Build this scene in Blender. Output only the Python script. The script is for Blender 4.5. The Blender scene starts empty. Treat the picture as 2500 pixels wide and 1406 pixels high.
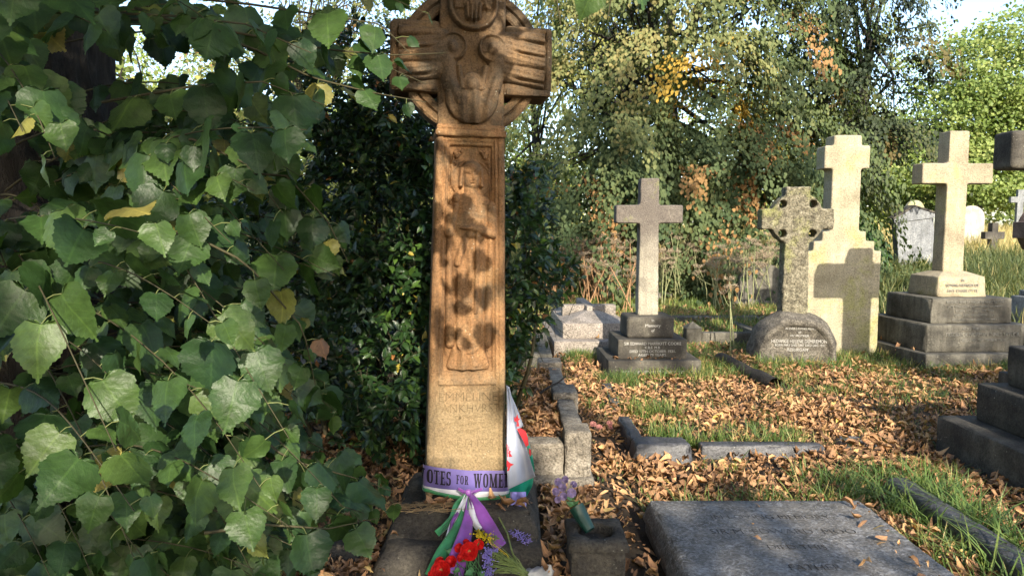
import bpy, bmesh, math, random
import numpy as np
from mathutils import Vector, Matrix, noise as mnoise

random.seed(7)
RNG = np.random.default_rng(11)
R = math.radians
SC = bpy.context.scene
COL = SC.collection

# ------------------------------------------------------------------ camera
CAM_H = 1.55
FPX = 1730.0
PITCH = math.atan((703 - 560) / FPX)
cam_d = bpy.data.cameras.new('camera')
cam_d.sensor_width = 36.0
cam_d.lens = 36.0 * FPX / 2500.0
cam_d.clip_start = 0.05
cam_d.clip_end = 1500
cam = bpy.data.objects.new('camera', cam_d)
COL.objects.link(cam)
cam.location = (0, 0, CAM_H)
cam.rotation_euler = (math.pi / 2 - PITCH, 0, 0)
SC.camera = cam

# ------------------------------------------------------------------ light
SUN_EL, SUN_AZ = R(27.0), R(11.0)          # sun behind the camera, a little to the right
SUNV = np.array([math.sin(SUN_AZ) * math.cos(SUN_EL), -math.cos(SUN_AZ) * math.cos(SUN_EL), math.sin(SUN_EL)])
world = bpy.data.worlds.new('World')
SC.world = world
world.use_nodes = True
wn = world.node_tree
sky = wn.nodes.new('ShaderNodeTexSky')
sky.sky_type = 'NISHITA'
sky.sun_disc = False
sky.sun_elevation = SUN_EL
sky.sun_rotation = math.atan2(SUNV[0], SUNV[1])
sky.air_density = 1.0
sky.dust_density = 1.4
sky.ozone_density = 1.0
wn.nodes['Background'].inputs['Strength'].default_value = 0.15
wn.links.new(sky.outputs[0], wn.nodes['Background'].inputs[0])
sun_d = bpy.data.lights.new('sun', 'SUN')
sun_d.energy = 3.5
sun_d.angle = R(0.5)
sun_d.color = (1.0, 0.90, 0.74)
sun = bpy.data.objects.new('sun', sun_d)
COL.objects.link(sun)
sun.rotation_euler = Vector(SUNV).to_track_quat('Z', 'Y').to_euler()
SC.view_settings.view_transform = 'Standard'
SC.view_settings.look = 'None'
SC.view_settings.gamma = 1.0
SC.view_settings.use_curve_mapping = False
SC.view_settings.exposure = 1.58
SC.render.engine = 'CYCLES'
SC.cycles.max_bounces = 8
SC.cycles.diffuse_bounces = 4
SC.cycles.transmission_bounces = 6
SC.cycles.caustics_reflective = False
SC.cycles.caustics_refractive = False
SC.cycles.use_denoising = True


def ray(x, y):
    u = (x - 1250) / FPX
    v = (y - 703) / FPX
    return u, math.cos(PITCH) - v * math.sin(PITCH), -math.sin(PITCH) - v * math.cos(PITCH)


def at(x, y, Y):
    """world point at depth Y that was measured at photograph position x, y"""
    a, b, c = ray(x, y)
    t = Y / b
    return np.array([a * t, Y, CAM_H + c * t])


def proj(P):
    P = np.asarray(P, float)
    d = P - np.array([0, 0, CAM_H])
    f = d[..., 1] * math.cos(PITCH) - d[..., 2] * math.sin(PITCH)
    up = d[..., 1] * math.sin(PITCH) + d[..., 2] * math.cos(PITCH)
    f = np.where(np.abs(f) < 1e-6, 1e-6, f)
    return 1250 + FPX * d[..., 0] / f, 703 - FPX * up / f, f


def sstep(a, b, x):
    t = np.clip((np.asarray(x, float) - a) / (b - a), 0, 1)
    return t * t * (3 - 2 * t)


def gz(x, y):
    """height of the ground"""
    x = np.asarray(x, float)
    y = np.asarray(y, float)
    z = 0.62 * sstep(8.6, 16, y) + 0.75 * sstep(13, 30, y) + 0.5 * sstep(30, 90, y)
    z = z + 0.02 * np.sin(1.7 * x + 0.8) * np.sin(1.3 * y + 0.3) + 0.012 * np.sin(4.1 * x + 1) * np.sin(3.7 * y)
    return z


# ------------------------------------------------------------------ helpers: objects
def tag(o, label=None, cat=None, group=None, kind=None):
    if label:
        o['label'] = label
    if cat:
        o['category'] = cat
    if group:
        o['group'] = group
    if kind:
        o['kind'] = kind
    return o


def empty(name, loc=(0, 0, 0), rz=0.0, lean=0.0):
    o = bpy.data.objects.new(name, None)
    COL.objects.link(o)
    o.location = loc
    o.rotation_euler = (0, lean, rz)
    o.empty_display_size = 0.1
    return o


def link_mesh(name, me, parent=None, mat=None):
    o = bpy.data.objects.new(name, me)
    COL.objects.link(o)
    if parent is not None:
        o.parent = parent
    if mat is not None and not me.materials:
        me.materials.append(mat)
    return o


def mesh_obj(name, V, F, mat=None, parent=None, smooth=False):
    me = bpy.data.meshes.new(name)
    me.from_pydata([tuple(v) for v in V], [], [tuple(f) for f in F])
    if smooth:
        me.polygons.foreach_set('use_smooth', [True] * len(me.polygons))
    me.update()
    return link_mesh(name, me, parent, mat)


def bm_obj(name, bm, mat=None, parent=None, smooth=False):
    me = bpy.data.meshes.new(name)
    bmesh.ops.recalc_face_normals(bm, faces=bm.faces[:])
    bm.to_mesh(me)
    bm.free()
    if smooth:
        me.polygons.foreach_set('use_smooth', [True] * len(me.polygons))
    return link_mesh(name, me, parent, mat)


def fast_mesh(name, V, F, uv=None, tint=None, smooth=True):
    """V (n,3), F (m,k) with one k, uv per vertex, tint per vertex"""
    V = np.ascontiguousarray(V, dtype=np.float32)
    F = np.ascontiguousarray(F, dtype=np.int32)
    k = F.shape[1]
    me = bpy.data.meshes.new(name)
    me.vertices.add(len(V))
    me.vertices.foreach_set('co', V.ravel())
    me.loops.add(F.size)
    me.loops.foreach_set('vertex_index', F.ravel())
    me.polygons.add(len(F))
    me.polygons.foreach_set('loop_start', np.arange(0, F.size, k, dtype=np.int32))
    me.polygons.foreach_set('loop_total', np.full(len(F), k, dtype=np.int32))
    me.polygons.foreach_set('use_smooth', np.full(len(F), smooth, dtype=bool))
    if uv is not None:
        l = me.uv_layers.new(name='UVMap')
        l.data.foreach_set('uv', np.asarray(uv, dtype=np.float32)[F.ravel()].ravel())
    if tint is not None:
        a = me.attributes.new('tint', 'FLOAT', 'POINT')
        a.data.foreach_set('value', np.asarray(tint, dtype=np.float32))
    me.update(calc_edges=True)
    me.validate()
    return me


def fbm(x, y, z, o=3):
    s, a, f = 0.0, 1.0, 1.0
    for _ in range(o):
        s += a * mnoise.noise((x * f, y * f, z * f))
        a *= 0.5
        f *= 2.03
    return s


# ------------------------------------------------------------------ helpers: materials
def lin(r, g, b):
    def f(c):
        c /= 255.0
        return c / 12.92 if c <= 0.04045 else ((c + 0.055) / 1.055) ** 2.4
    return (f(r), f(g), f(b), 1.0)


class Nodes:
    def __init__(self, name):
        self.m = bpy.data.materials.new(name)
        self.m.use_nodes = True
        self.t = self.m.node_tree
        self.b = self.t.nodes['Principled BSDF']

    def n(self, kind, **kw):
        nd = self.t.nodes.new(kind)
        for k, v in kw.items():
            if k.startswith('_'):
                setattr(nd, k[1:], v)
            else:
                nd.inputs[k].default_value = v
        return nd

    def l(self, a, b):
        self.t.links.new(a, b)

    def ramp(self, src, stops):
        r = self.t.nodes.new('ShaderNodeValToRGB')
        e = r.color_ramp.elements
        while len(e) < len(stops):
            e.new(0.5)
        for i, (p, c) in enumerate(stops):
            e[i].position = p
            e[i].color = c if len(c) == 4 else (*c, 1)
        self.l(src, r.inputs[0])
        return r

    def mix(self, fac, a, b, mode='MIX'):
        m = self.t.nodes.new('ShaderNodeMix')
        m.data_type = 'RGBA'
        m.blend_type = mode
        for src, idx in ((fac, 0), (a, 6), (b, 7)):
            if hasattr(src, 'is_linked') or hasattr(src, 'links'):
                self.l(src, m.inputs[idx])
            else:
                m.inputs[idx].default_value = src
        return m.outputs[2]

    def noise(self, vec, scale, detail=4, rough=0.6, dist=0.0):
        nd = self.n('ShaderNodeTexNoise', Scale=scale, Detail=detail, Roughness=rough, Distortion=dist)
        self.l(vec, nd.inputs['Vector'])
        return nd.outputs['Fac']


def grey(v):
    return (v, v, v, 1)


def stone(name, base, dark, light, scale=6.0, grain=90.0, grain_amt=0.35, bump=0.5, rough=0.9, streak=0.0, patch=None, patch_scale=3.0, patch_lim=(0.55, 0.7), spec=0.25, grad=None, veins=None):
    """weathered stone: large patches, grain, rain streaks, lichen; grad = (z0, z1, colour) tints with height"""
    q = Nodes(name)
    tc = q.n('ShaderNodeTexCoord')
    P = q.n('ShaderNodeNewGeometry').outputs['Position']
    big = q.noise(P, scale, 5, 0.65)
    col = q.ramp(big, [(0.3, dark), (0.5, base), (0.72, light)]).outputs[0]
    if streak:
        mp = q.n('ShaderNodeMapping')
        mp.inputs['Scale'].default_value = (14, 14, 0.9)
        q.l(P, mp.inputs[0])
        st = q.noise(mp.outputs[0], 1.6, 4, 0.6)
        sm = q.ramp(st, [(0.45, grey(0)), (0.68, grey(streak))]).outputs[0]
        col = q.mix(sm, col, dark)
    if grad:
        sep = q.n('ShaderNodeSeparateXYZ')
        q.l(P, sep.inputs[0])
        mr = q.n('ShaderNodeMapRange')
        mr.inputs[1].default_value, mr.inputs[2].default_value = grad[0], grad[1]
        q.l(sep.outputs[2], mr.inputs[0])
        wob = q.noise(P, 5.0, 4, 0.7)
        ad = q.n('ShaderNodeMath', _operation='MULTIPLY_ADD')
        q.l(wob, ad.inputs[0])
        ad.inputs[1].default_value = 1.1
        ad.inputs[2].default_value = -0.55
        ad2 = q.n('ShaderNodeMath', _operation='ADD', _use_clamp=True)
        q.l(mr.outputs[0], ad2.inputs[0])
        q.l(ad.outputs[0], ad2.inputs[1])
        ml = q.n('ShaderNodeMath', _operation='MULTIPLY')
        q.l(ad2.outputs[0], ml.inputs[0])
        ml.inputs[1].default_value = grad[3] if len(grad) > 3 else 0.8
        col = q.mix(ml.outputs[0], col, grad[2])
    if patch:
        pn = q.noise(P, patch_scale, 6, 0.7, 0.4)
        pm = q.ramp(pn, [(patch_lim[0], grey(0)), (patch_lim[1], grey(0.85))]).outputs[0]
        col = q.mix(pm, col, patch)
    if veins:
        vn = q.noise(P, 13.0, 5, 0.65, 1.6)
        vm_ = q.ramp(vn, [(0.47, grey(0)), (0.5, grey(0.7)), (0.53, grey(0))]).outputs[0]
        col = q.mix(vm_, col, veins)
    gr = q.noise(P, grain, 3, 0.7)
    gm = q.ramp(gr, [(0.32, grey(1 - grain_amt)), (0.5, grey(1.0)), (0.7, grey(1 + grain_amt * 0.8))]).outputs[0]
    col = q.mix(1.0, col, gm, 'MULTIPLY')
    # pale lichen specks
    vo = q.n('ShaderNodeTexVoronoi', Scale=38.0)
    q.l(P, vo.inputs['Vector'])
    sp = q.ramp(vo.outputs['Distance'], [(0.10, grey(1)), (0.17, grey(0))]).outputs[0]
    spn = q.ramp(q.noise(P, 9.0, 3), [(0.56, grey(0)), (0.66, grey(0.55))]).outputs[0]
    spm = q.mix(1.0, sp, spn, 'MULTIPLY')
    col = q.mix(spm, col, lin(190, 188, 170))
    q.l(col, q.b.inputs['Base Color'])
    q.b.inputs['Roughness'].default_value = rough
    q.b.inputs['Specular IOR Level'].default_value = spec
    b1 = q.n('ShaderNodeBump', Strength=bump, Distance=0.012)
    q.l(gr, b1.inputs['Height'])
    b2 = q.n('ShaderNodeBump', Strength=bump, Distance=0.03)
    q.l(q.noise(P, grain * 0.22, 6, 0.7), b2.inputs['Height'])
    q.l(b1.outputs[0], b2.inputs['Normal'])
    q.l(b2.outputs[0], q.b.inputs['Normal'])
    return q.m


def plain(name, c, rough=0.6, spec=0.3, var=0.25, scale=40.0, sheen=0.0, trans=0.0):
    q = Nodes(name)
    P = q.n('ShaderNodeNewGeometry').outputs['Position']
    nz = q.noise(P, scale, 4, 0.6)
    g = q.ramp(nz, [(0.3, grey(1 - var)), (0.7, grey(1 + var * 0.7))]).outputs[0]
    col = q.mix(1.0, c, g, 'MULTIPLY')
    q.l(col, q.b.inputs['Base Color'])
    q.b.inputs['Roughness'].default_value = rough
    q.b.inputs['Specular IOR Level'].default_value = spec
    if sheen:
        q.b.inputs['Sheen Weight'].default_value = sheen
    bp = q.n('ShaderNodeBump', Strength=0.15, Distance=0.004)
    q.l(nz, bp.inputs['Height'])
    q.l(bp.outputs[0], q.b.inputs['Normal'])
    if trans:
        tr = q.n('ShaderNodeBsdfTranslucent')
        q.l(col, tr.inputs[0])
        mx = q.n('ShaderNodeMixShader')
        mx.inputs[0].default_value = trans
        q.l(q.b.outputs[0], mx.inputs[1])
        q.l(tr.outputs[0], mx.inputs[2])
        q.l(mx.outputs[0], q.t.nodes['Material Output'].inputs[0])
    return q.m


def leafmat(name, stops, rough=0.5, spec=0.4, trans=0.3, veins=True, blotch=0.35, coat=0.0):
    """stops: colours along the tint attribute of a leaf"""
    q = Nodes(name)
    at_ = q.n('ShaderNodeAttribute', _attribute_name='tint')
    col = q.ramp(at_.outputs['Fac'], stops).outputs[0]
    P = q.n('ShaderNodeNewGeometry').outputs['Position']
    bl = q.noise(P, 28.0, 4, 0.65)
    bm_ = q.ramp(bl, [(0.3, grey(1 - blotch)), (0.55, grey(1.0)), (0.75, grey(1 + blotch * 0.6))]).outputs[0]
    col = q.mix(1.0, col, bm_, 'MULTIPLY')
    if veins:
        uv = q.n('ShaderNodeUVMap')
        sep = q.n('ShaderNodeSeparateXYZ')
        q.l(uv.outputs[0], sep.inputs[0])
        ab = q.n('ShaderNodeMath', _operation='ABSOLUTE')
        q.l(sep.outputs[0], ab.inputs[0])
        # side veins run forward from the midrib
        a1 = q.n('ShaderNodeMath', _operation='MULTIPLY_ADD')
        q.l(ab.outputs[0], a1.inputs[0])
        a1.inputs[1].default_value = -0.85
        q.l(sep.outputs[1], a1.inputs[2])
        a2 = q.n('ShaderNodeMath', _operation='MULTIPLY')
        q.l(a1.outputs[0], a2.inputs[0])
        a2.inputs[1].default_value = 5.5
        fr = q.n('ShaderNodeMath', _operation='PINGPONG')
        q.l(a2.outputs[0], fr.inputs[0])
        fr.inputs[1].default_value = 0.5
        vr = q.ramp(fr.outputs[0], [(0.0, grey(1)), (0.045, grey(0))]).outputs[0]
        mr = q.ramp(ab.outputs[0], [(0.012, grey(1)), (0.03, grey(0))]).outputs[0]
        vm = q.mix(1.0, vr, mr, 'LIGHTEN')
        lighter = q.mix(1.0, col, (1.7, 1.6, 1.45, 1), 'MULTIPLY')
        f2 = q.mix(1.0, vm, grey(0.6), 'MULTIPLY')
        col = q.mix(f2, col, lighter)
        cr = q.ramp(fr.outputs[0], [(0.0, grey(0)), (0.5, grey(1))]).outputs[0]
        bp0 = q.n('ShaderNodeBump', Strength=0.06, Distance=0.004)
        q.l(cr, bp0.inputs['Height'])
        bp = q.n('ShaderNodeBump', Strength=0.35, Distance=0.006)
        q.l(q.noise(P, 75.0, 3, 0.6), bp.inputs['Height'])
        q.l(bp0.outputs[0], bp.inputs['Normal'])
        q.l(bp.outputs[0], q.b.inputs['Normal'])
    q.l(col, q.b.inputs['Base Color'])
    q.b.inputs['Roughness'].default_value = rough
    q.b.inputs['Specular IOR Level'].default_value = spec
    q.b.inputs['Coat Weight'].default_value = coat
    q.b.inputs['Coat Roughness'].default_value = 0.3
    tr = q.n('ShaderNodeBsdfTranslucent')
    tcol = q.mix(1.0, col, (1.5, 1.5, 0.55, 1), 'MULTIPLY')
    q.l(tcol, tr.inputs[0])
    mx = q.n('ShaderNodeMixShader')
    mx.inputs[0].default_value = trans
    q.l(q.b.outputs[0], mx.inputs[1])
    q.l(tr.outputs[0], mx.inputs[2])
    q.l(mx.outputs[0], q.t.nodes['Material Output'].inputs[0])
    return q.m


M = {}
M['sandstone'] = stone('red_sandstone', (0.29, 0.155, 0.07, 1), (0.155, 0.09, 0.047, 1), (0.38, 0.225, 0.105, 1), 5.0, 110, 0.38, 0.55, 0.92, 0.7,
                       patch=(0.11, 0.09, 0.06, 1), patch_scale=4.5, patch_lim=(0.53, 0.70), grad=(0.92, 0.62, (0.25, 0.195, 0.115, 1), 0.85))
M['sandstone_dark'] = stone('weathered_shaded_sandstone', (0.17, 0.108, 0.06, 1), (0.085, 0.066, 0.045, 1), (0.27, 0.165, 0.08, 1), 6.0, 120, 0.4, 0.55, 0.95, 0.6,
                            patch=(0.10, 0.09, 0.065, 1), patch_scale=5.0)  # weathering, plus shade on the cross head painted in as darker tones
M['sandstone_groove'] = stone('grimy_groove_shade', (0.15, 0.108, 0.06, 1), (0.10, 0.075, 0.045, 1), (0.22, 0.16, 0.09, 1), 8.0, 150, 0.3, 0.3)  # darker tone paints groove shade and grime onto the raised letters
M['plinth'] = stone('dark_plinth_stone', (0.052, 0.046, 0.038, 1), (0.024, 0.022, 0.021, 1), (0.10, 0.088, 0.068, 1), 5.0, 70, 0.4, 0.7, 0.9, 0.3)
M['granite'] = stone('rough_grey_granite', (0.20, 0.175, 0.14, 1), (0.09, 0.08, 0.068, 1), (0.33, 0.30, 0.25, 1), 9.0, 75, 0.6, 0.9, 0.85)
M['granite_pink'] = stone('speckled_granite', (0.235, 0.205, 0.175, 1), (0.15, 0.13, 0.11, 1), (0.32, 0.28, 0.245, 1), 5.0, 60, 0.7, 0.25, 0.7)
M['slate'] = stone('dark_slate', (0.112, 0.105, 0.097, 1), (0.06, 0.057, 0.053, 1), (0.19, 0.18, 0.165, 1), 6.0, 70, 0.5, 0.5, 0.66, 0.0, patch=(0.25, 0.25, 0.26, 1), patch_scale=11.0, patch_lim=(0.54, 0.72), spec=0.5, veins=(0.26, 0.265, 0.28, 1))
M['black_marble'] = stone('black_marble', (0.04, 0.04, 0.044, 1), (0.018, 0.018, 0.02, 1), (0.075, 0.075, 0.083, 1), 8.0, 50, 0.4, 0.35, 0.5, 0.0, patch=(0.25, 0.25, 0.26, 1), patch_scale=14.0, patch_lim=(0.62, 0.7), spec=0.5, veins=(0.11, 0.11, 0.12, 1))
M['dark_step'] = stone('sooty_step_stone', (0.062, 0.056, 0.047, 1), (0.03, 0.028, 0.025, 1), (0.13, 0.12, 0.095, 1), 4.0, 80, 0.4, 0.35, 0.8, 0.4)
M['grey_step'] = stone('grey_step_stone', (0.115, 0.107, 0.087, 1), (0.045, 0.042, 0.035, 1), (0.195, 0.182, 0.148, 1), 3.0, 80, 0.4, 0.4, 0.85, 0.6, patch=(0.05, 0.045, 0.035, 1), patch_scale=4.0)
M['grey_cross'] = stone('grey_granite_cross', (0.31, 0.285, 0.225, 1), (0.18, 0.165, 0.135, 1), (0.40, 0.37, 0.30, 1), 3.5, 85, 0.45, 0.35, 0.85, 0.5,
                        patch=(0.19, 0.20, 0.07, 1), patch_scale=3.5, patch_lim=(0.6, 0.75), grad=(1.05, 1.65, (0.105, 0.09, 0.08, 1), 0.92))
M['pale'] = stone('pale_limestone', (0.32, 0.285, 0.20, 1), (0.215, 0.19, 0.13, 1), (0.39, 0.35, 0.26, 1), 3.0, 65, 0.4, 0.3, 0.9, 0.35, patch=(0.29, 0.285, 0.11, 1), patch_scale=2.4, patch_lim=(0.5, 0.66))
M['limestone'] = stone('buff_limestone', (0.32, 0.275, 0.19, 1), (0.21, 0.18, 0.125, 1), (0.39, 0.34, 0.245, 1), 2.2, 75, 0.4, 0.35, 0.9, 0.4, patch=(0.33, 0.32, 0.13, 1), patch_scale=2.2, patch_lim=(0.54, 0.7))
M['mossy'] = stone('mossy_granite', (0.155, 0.14, 0.10, 1), (0.06, 0.055, 0.04, 1), (0.28, 0.26, 0.19, 1), 16.0, 55, 0.7, 0.9, 0.9, 0.0, patch=(0.21, 0.215, 0.075, 1), patch_scale=3.2, patch_lim=(0.52, 0.68))
M['boulder'] = stone('rough_boulder', (0.125, 0.112, 0.092, 1), (0.055, 0.051, 0.044, 1), (0.225, 0.205, 0.17, 1), 12.0, 65, 0.7, 1.0, 0.85)
M['brown_ring'] = stone('brown_granite', (0.15, 0.105, 0.085, 1), (0.07, 0.05, 0.042, 1), (0.22, 0.16, 0.13, 1), 5.0, 65, 0.5, 0.5, 0.6)
M['marble_grey'] = stone('grey_marble_slab', (0.17, 0.18, 0.19, 1), (0.10, 0.105, 0.11, 1), (0.25, 0.26, 0.265, 1), 5.0, 40, 0.3, 0.3, 0.7, 0.6)  # darkened so the leaning headstone carries its shade in the colour
M['marble_white'] = stone('white_marble', (0.33, 0.31, 0.27, 1), (0.2, 0.185, 0.155, 1), (0.42, 0.40, 0.36, 1), 4.0, 40, 0.2, 0.2, 0.7, 0.4)
M['lead'] = plain('pale_lead_letters', (0.42, 0.41, 0.38, 1), 0.6, 0.3, 0.4, 60)
M['dim_lead'] = plain('worn_letters', (0.24, 0.23, 0.2, 1), 0.7, 0.2, 0.5, 40)
M['slate_letter'] = plain('dark_letters', (0.062, 0.06, 0.06, 1), 0.8, 0.1)  # letters in a darker tone than the slab
M['bark'] = None
M['soil'] = None

# bark
q = Nodes('lime_bark')
P = q.n('ShaderNodeNewGeometry').outputs['Position']
mp = q.n('ShaderNodeMapping')
mp.inputs['Scale'].default_value = (9, 9, 2.2)
q.l(P, mp.inputs[0])
bk = q.noise(mp.outputs[0], 3.0, 6, 0.7, 0.6)
cc = q.ramp(bk, [(0.3, (0.008, 0.007, 0.006, 1)), (0.55, (0.036, 0.030, 0.025, 1)), (0.75, (0.085, 0.074, 0.062, 1))]).outputs[0]
q.l(cc, q.b.inputs['Base Color'])
q.b.inputs['Roughness'].default_value = 0.95
bp = q.n('ShaderNodeBump', Strength=1.0, Distance=0.05)
q.l(bk, bp.inputs['Height'])
q.l(bp.outputs[0], q.b.inputs['Normal'])
M['bark'] = q.m
M['twig'] = plain('twig_bark', (0.058, 0.052, 0.028, 1), 0.8, 0.2, 0.3)
M['green_twig'] = plain('green_twig', (0.13, 0.15, 0.05, 1), 0.6, 0.3, 0.3)

# soil
q = Nodes('leafy_soil')
P = q.n('ShaderNodeNewGeometry').outputs['Position']
s1 = q.noise(P, 2.2, 6, 0.7)
c1 = q.ramp(s1, [(0.3, (0.022, 0.015, 0.009, 1)), (0.5, (0.055, 0.036, 0.02, 1)), (0.7, (0.10, 0.062, 0.03, 1))]).outputs[0]
sep = q.n('ShaderNodeSeparateXYZ')
q.l(P, sep.inputs[0])
mr = q.n('ShaderNodeMapRange')
mr.inputs[1].default_value, mr.inputs[2].default_value = 8.5, 11.5
q.l(sep.outputs[1], mr.inputs[0])
c2 = q.ramp(q.noise(P, 3.5, 6, 0.7), [(0.3, (0.035, 0.05, 0.012, 1)), (0.55, (0.10, 0.11, 0.03, 1)), (0.75, (0.22, 0.17, 0.06, 1))]).outputs[0]
q.l(q.mix(mr.outputs[0], c1, c2), q.b.inputs['Base Color'])
q.b.inputs['Roughness'].default_value = 1.0
bp = q.n('ShaderNodeBump', Strength=1.0, Distance=0.04)
q.l(q.noise(P, 22, 6, 0.75), bp.inputs['Height'])
q.l(bp.outputs[0], q.b.inputs['Normal'])
M['soil'] = q.m

M['lime_leaf'] = leafmat('lime_leaf', [(0.0, (0.021, 0.049, 0.015, 1)), (0.45, (0.038, 0.08, 0.021, 1)), (0.86, (0.072, 0.122, 0.028, 1)), (0.93, (0.25, 0.22, 0.06, 1)), (1.0, (0.17, 0.085, 0.035, 1))], 0.44, 0.36, 0.32)
M['shrub_leaf'] = leafmat('evergreen_leaf', [(0.0, (0.010, 0.027, 0.008, 1)), (0.6, (0.024, 0.056, 0.014, 1)), (0.93, (0.065, 0.125, 0.022, 1)), (0.97, (0.32, 0.26, 0.04, 1)), (1.0, (0.26, 0.12, 0.04, 1))], 0.36, 0.4, 0.16, True, 0.3, 0.05)
M['tree_leaf'] = leafmat('background_lime_leaf', [(0.0, (0.05, 0.08, 0.036, 1)), (0.5, (0.105, 0.135, 0.056, 1)), (0.80, (0.23, 0.235, 0.095, 1)), (0.88, (0.30, 0.175, 0.075, 1)), (0.95, (0.34, 0.20, 0.085, 1)), (1.0, (0.50, 0.34, 0.05, 1))], 0.65, 0.12, 0.28, False, 0.2)
M['yellow_tree_leaf'] = leafmat('yellowing_leaf', [(0.0, (0.10, 0.14, 0.045, 1)), (0.5, (0.22, 0.25, 0.07, 1)), (0.9, (0.36, 0.34, 0.11, 1)), (1.0, (0.40, 0.30, 0.09, 1))], 0.65, 0.12, 0.3, False, 0.2)
M['robinia_leaf'] = leafmat('bright_green_leaflet', [(0.0, (0.11, 0.165, 0.04, 1)), (0.6, (0.20, 0.265, 0.07, 1)), (1.0, (0.31, 0.35, 0.115, 1))], 0.55, 0.3, 0.35, False, 0.2)
M['dark_tree_leaf'] = leafmat('dark_leaf', [(0.0, (0.022, 0.034, 0.02, 1)), (0.6, (0.045, 0.06, 0.03, 1)), (0.85, (0.08, 0.085, 0.03, 1)), (1.0, (0.20, 0.09, 0.035, 1))], 0.6, 0.15, 0.15, False, 0.2)  # darkened to paint in the shade on the branching tree's leaves
M['litter_leaf'] = leafmat('fallen_leaf', [(0.0, (0.075, 0.045, 0.028, 1)), (0.3, (0.24, 0.135, 0.075, 1)), (0.65, (0.44, 0.25, 0.13, 1)), (0.93, (0.60, 0.37, 0.18, 1)), (1.0, (0.46, 0.36, 0.11, 1))], 0.7, 0.2, 0.12, True, 0.3)
M['grass'] = leafmat('grass_blade', [(0.0, (0.045, 0.09, 0.025, 1)), (0.6, (0.11, 0.18, 0.045, 1)), (0.85, (0.20, 0.24, 0.06, 1)), (1.0, (0.42, 0.33, 0.14, 1))], 0.5, 0.35, 0.25, False, 0.2)
M['tall_grass'] = leafmat('tall_grass_blade', [(0.0, (0.06, 0.085, 0.035, 1)), (0.45, (0.14, 0.17, 0.06, 1)), (0.7, (0.36, 0.31, 0.14, 1)), (1.0, (0.55, 0.44, 0.20, 1))], 0.6, 0.3, 0.25, False, 0.2)
M['dry_stalk'] = plain('dry_stalk', (0.34, 0.20, 0.105, 1), 0.8, 0.2, 0.4, 30)
M['grey_stalk'] = plain('grey_green_stalk', (0.23, 0.24, 0.12, 1), 0.8, 0.2, 0.4, 30)
M['umbel'] = plain('dry_umbel', (0.30, 0.235, 0.16, 1), 0.9, 0.1, 0.4, 60)

# ------------------------------------------------------------------ helpers: shapes
def grid_lines(h, r, n):
    a = np.linspace(-(h - r), h - r, max(2, n))
    return np.concatenate([[-h, -h + r * 0.45], a, [h - r * 0.45, h]])


def rblock(name, mat, parent, b, t=None, z0=0.0, z1=1.0, r=0.012, cell=0.06, wob=0.003, chip=0.006, seed=0, cap=None):
    """a hewn block: bottom rectangle b=(x0,x1,y0,y1), top rectangle t, rounded worn edges and uneven faces"""
    t = t or b
    hx, hy, hz = (b[1] - b[0]) / 2, (b[3] - b[2]) / 2, (z1 - z0) / 2
    r = min(r, hx * 0.5, hy * 0.5, hz * 0.5)
    L = [grid_lines(h, r, int(2 * h / cell) + 2) for h in (hx, hy, hz)]
    n = [len(a) for a in L]
    idx = {}
    V, F = [], []

    def vid(i, j, k):
        key = (i, j, k)
        if key not in idx:
            idx[key] = len(V)
            V.append((L[0][i], L[1][j], L[2][k]))
        return idx[key]
    for ax in range(3):
        u, v = [(1, 2), (2, 0), (0, 1)][ax]
        for side in (0, n[ax] - 1):
            for i in range(n[u] - 1):
                for j in range(n[v] - 1):
                    q4 = []
                    for di, dj in ((0, 0), (1, 0), (1, 1), (0, 1)):
                        c = [0, 0, 0]
                        c[ax] = side
                        c[u] = i + di
                        c[v] = j + dj
                        q4.append(vid(*c))
                    F.append(q4 if side else q4[::-1])
    V = np.array(V)
    H = np.array([hx, hy, hz])
    inner = np.clip(V, -(H - r), H - r)
    d = V - inner
    ln = np.linalg.norm(d, axis=1, keepdims=True)
    ln[ln < 1e-9] = 1
    nrm = d / ln
    edge = (np.abs(d) > 1e-6).sum(1) >= 2
    V = inner + nrm * r
    f = (V[:, 2] + hz) / (2 * hz)
    X = (V[:, 0] + hx) / (2 * hx)
    Y = (V[:, 1] + hy) / (2 * hy)
    W = np.empty_like(V)
    W[:, 0] = (b[0] + X * (b[1] - b[0])) * (1 - f) + (t[0] + X * (t[1] - t[0])) * f
    W[:, 1] = (b[2] + Y * (b[3] - b[2])) * (1 - f) + (t[2] + Y * (t[3] - t[2])) * f
    W[:, 2] = z0 + f * (z1 - z0)
    for i in range(len(W)):
        x, y, z = W[i]
        a = wob * fbm(x * 5 + seed, y * 5, z * 5, 3)
        if edge[i]:
            a -= chip * max(0.0, fbm(x * 11 + seed * 3, y * 11, z * 11 + 7, 3)) * 2.0
        W[i] += nrm[i] * a
    if cap is not None:
        W = cap(W)
    return mesh_obj(name, W, F, mat, parent, True)


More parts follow.
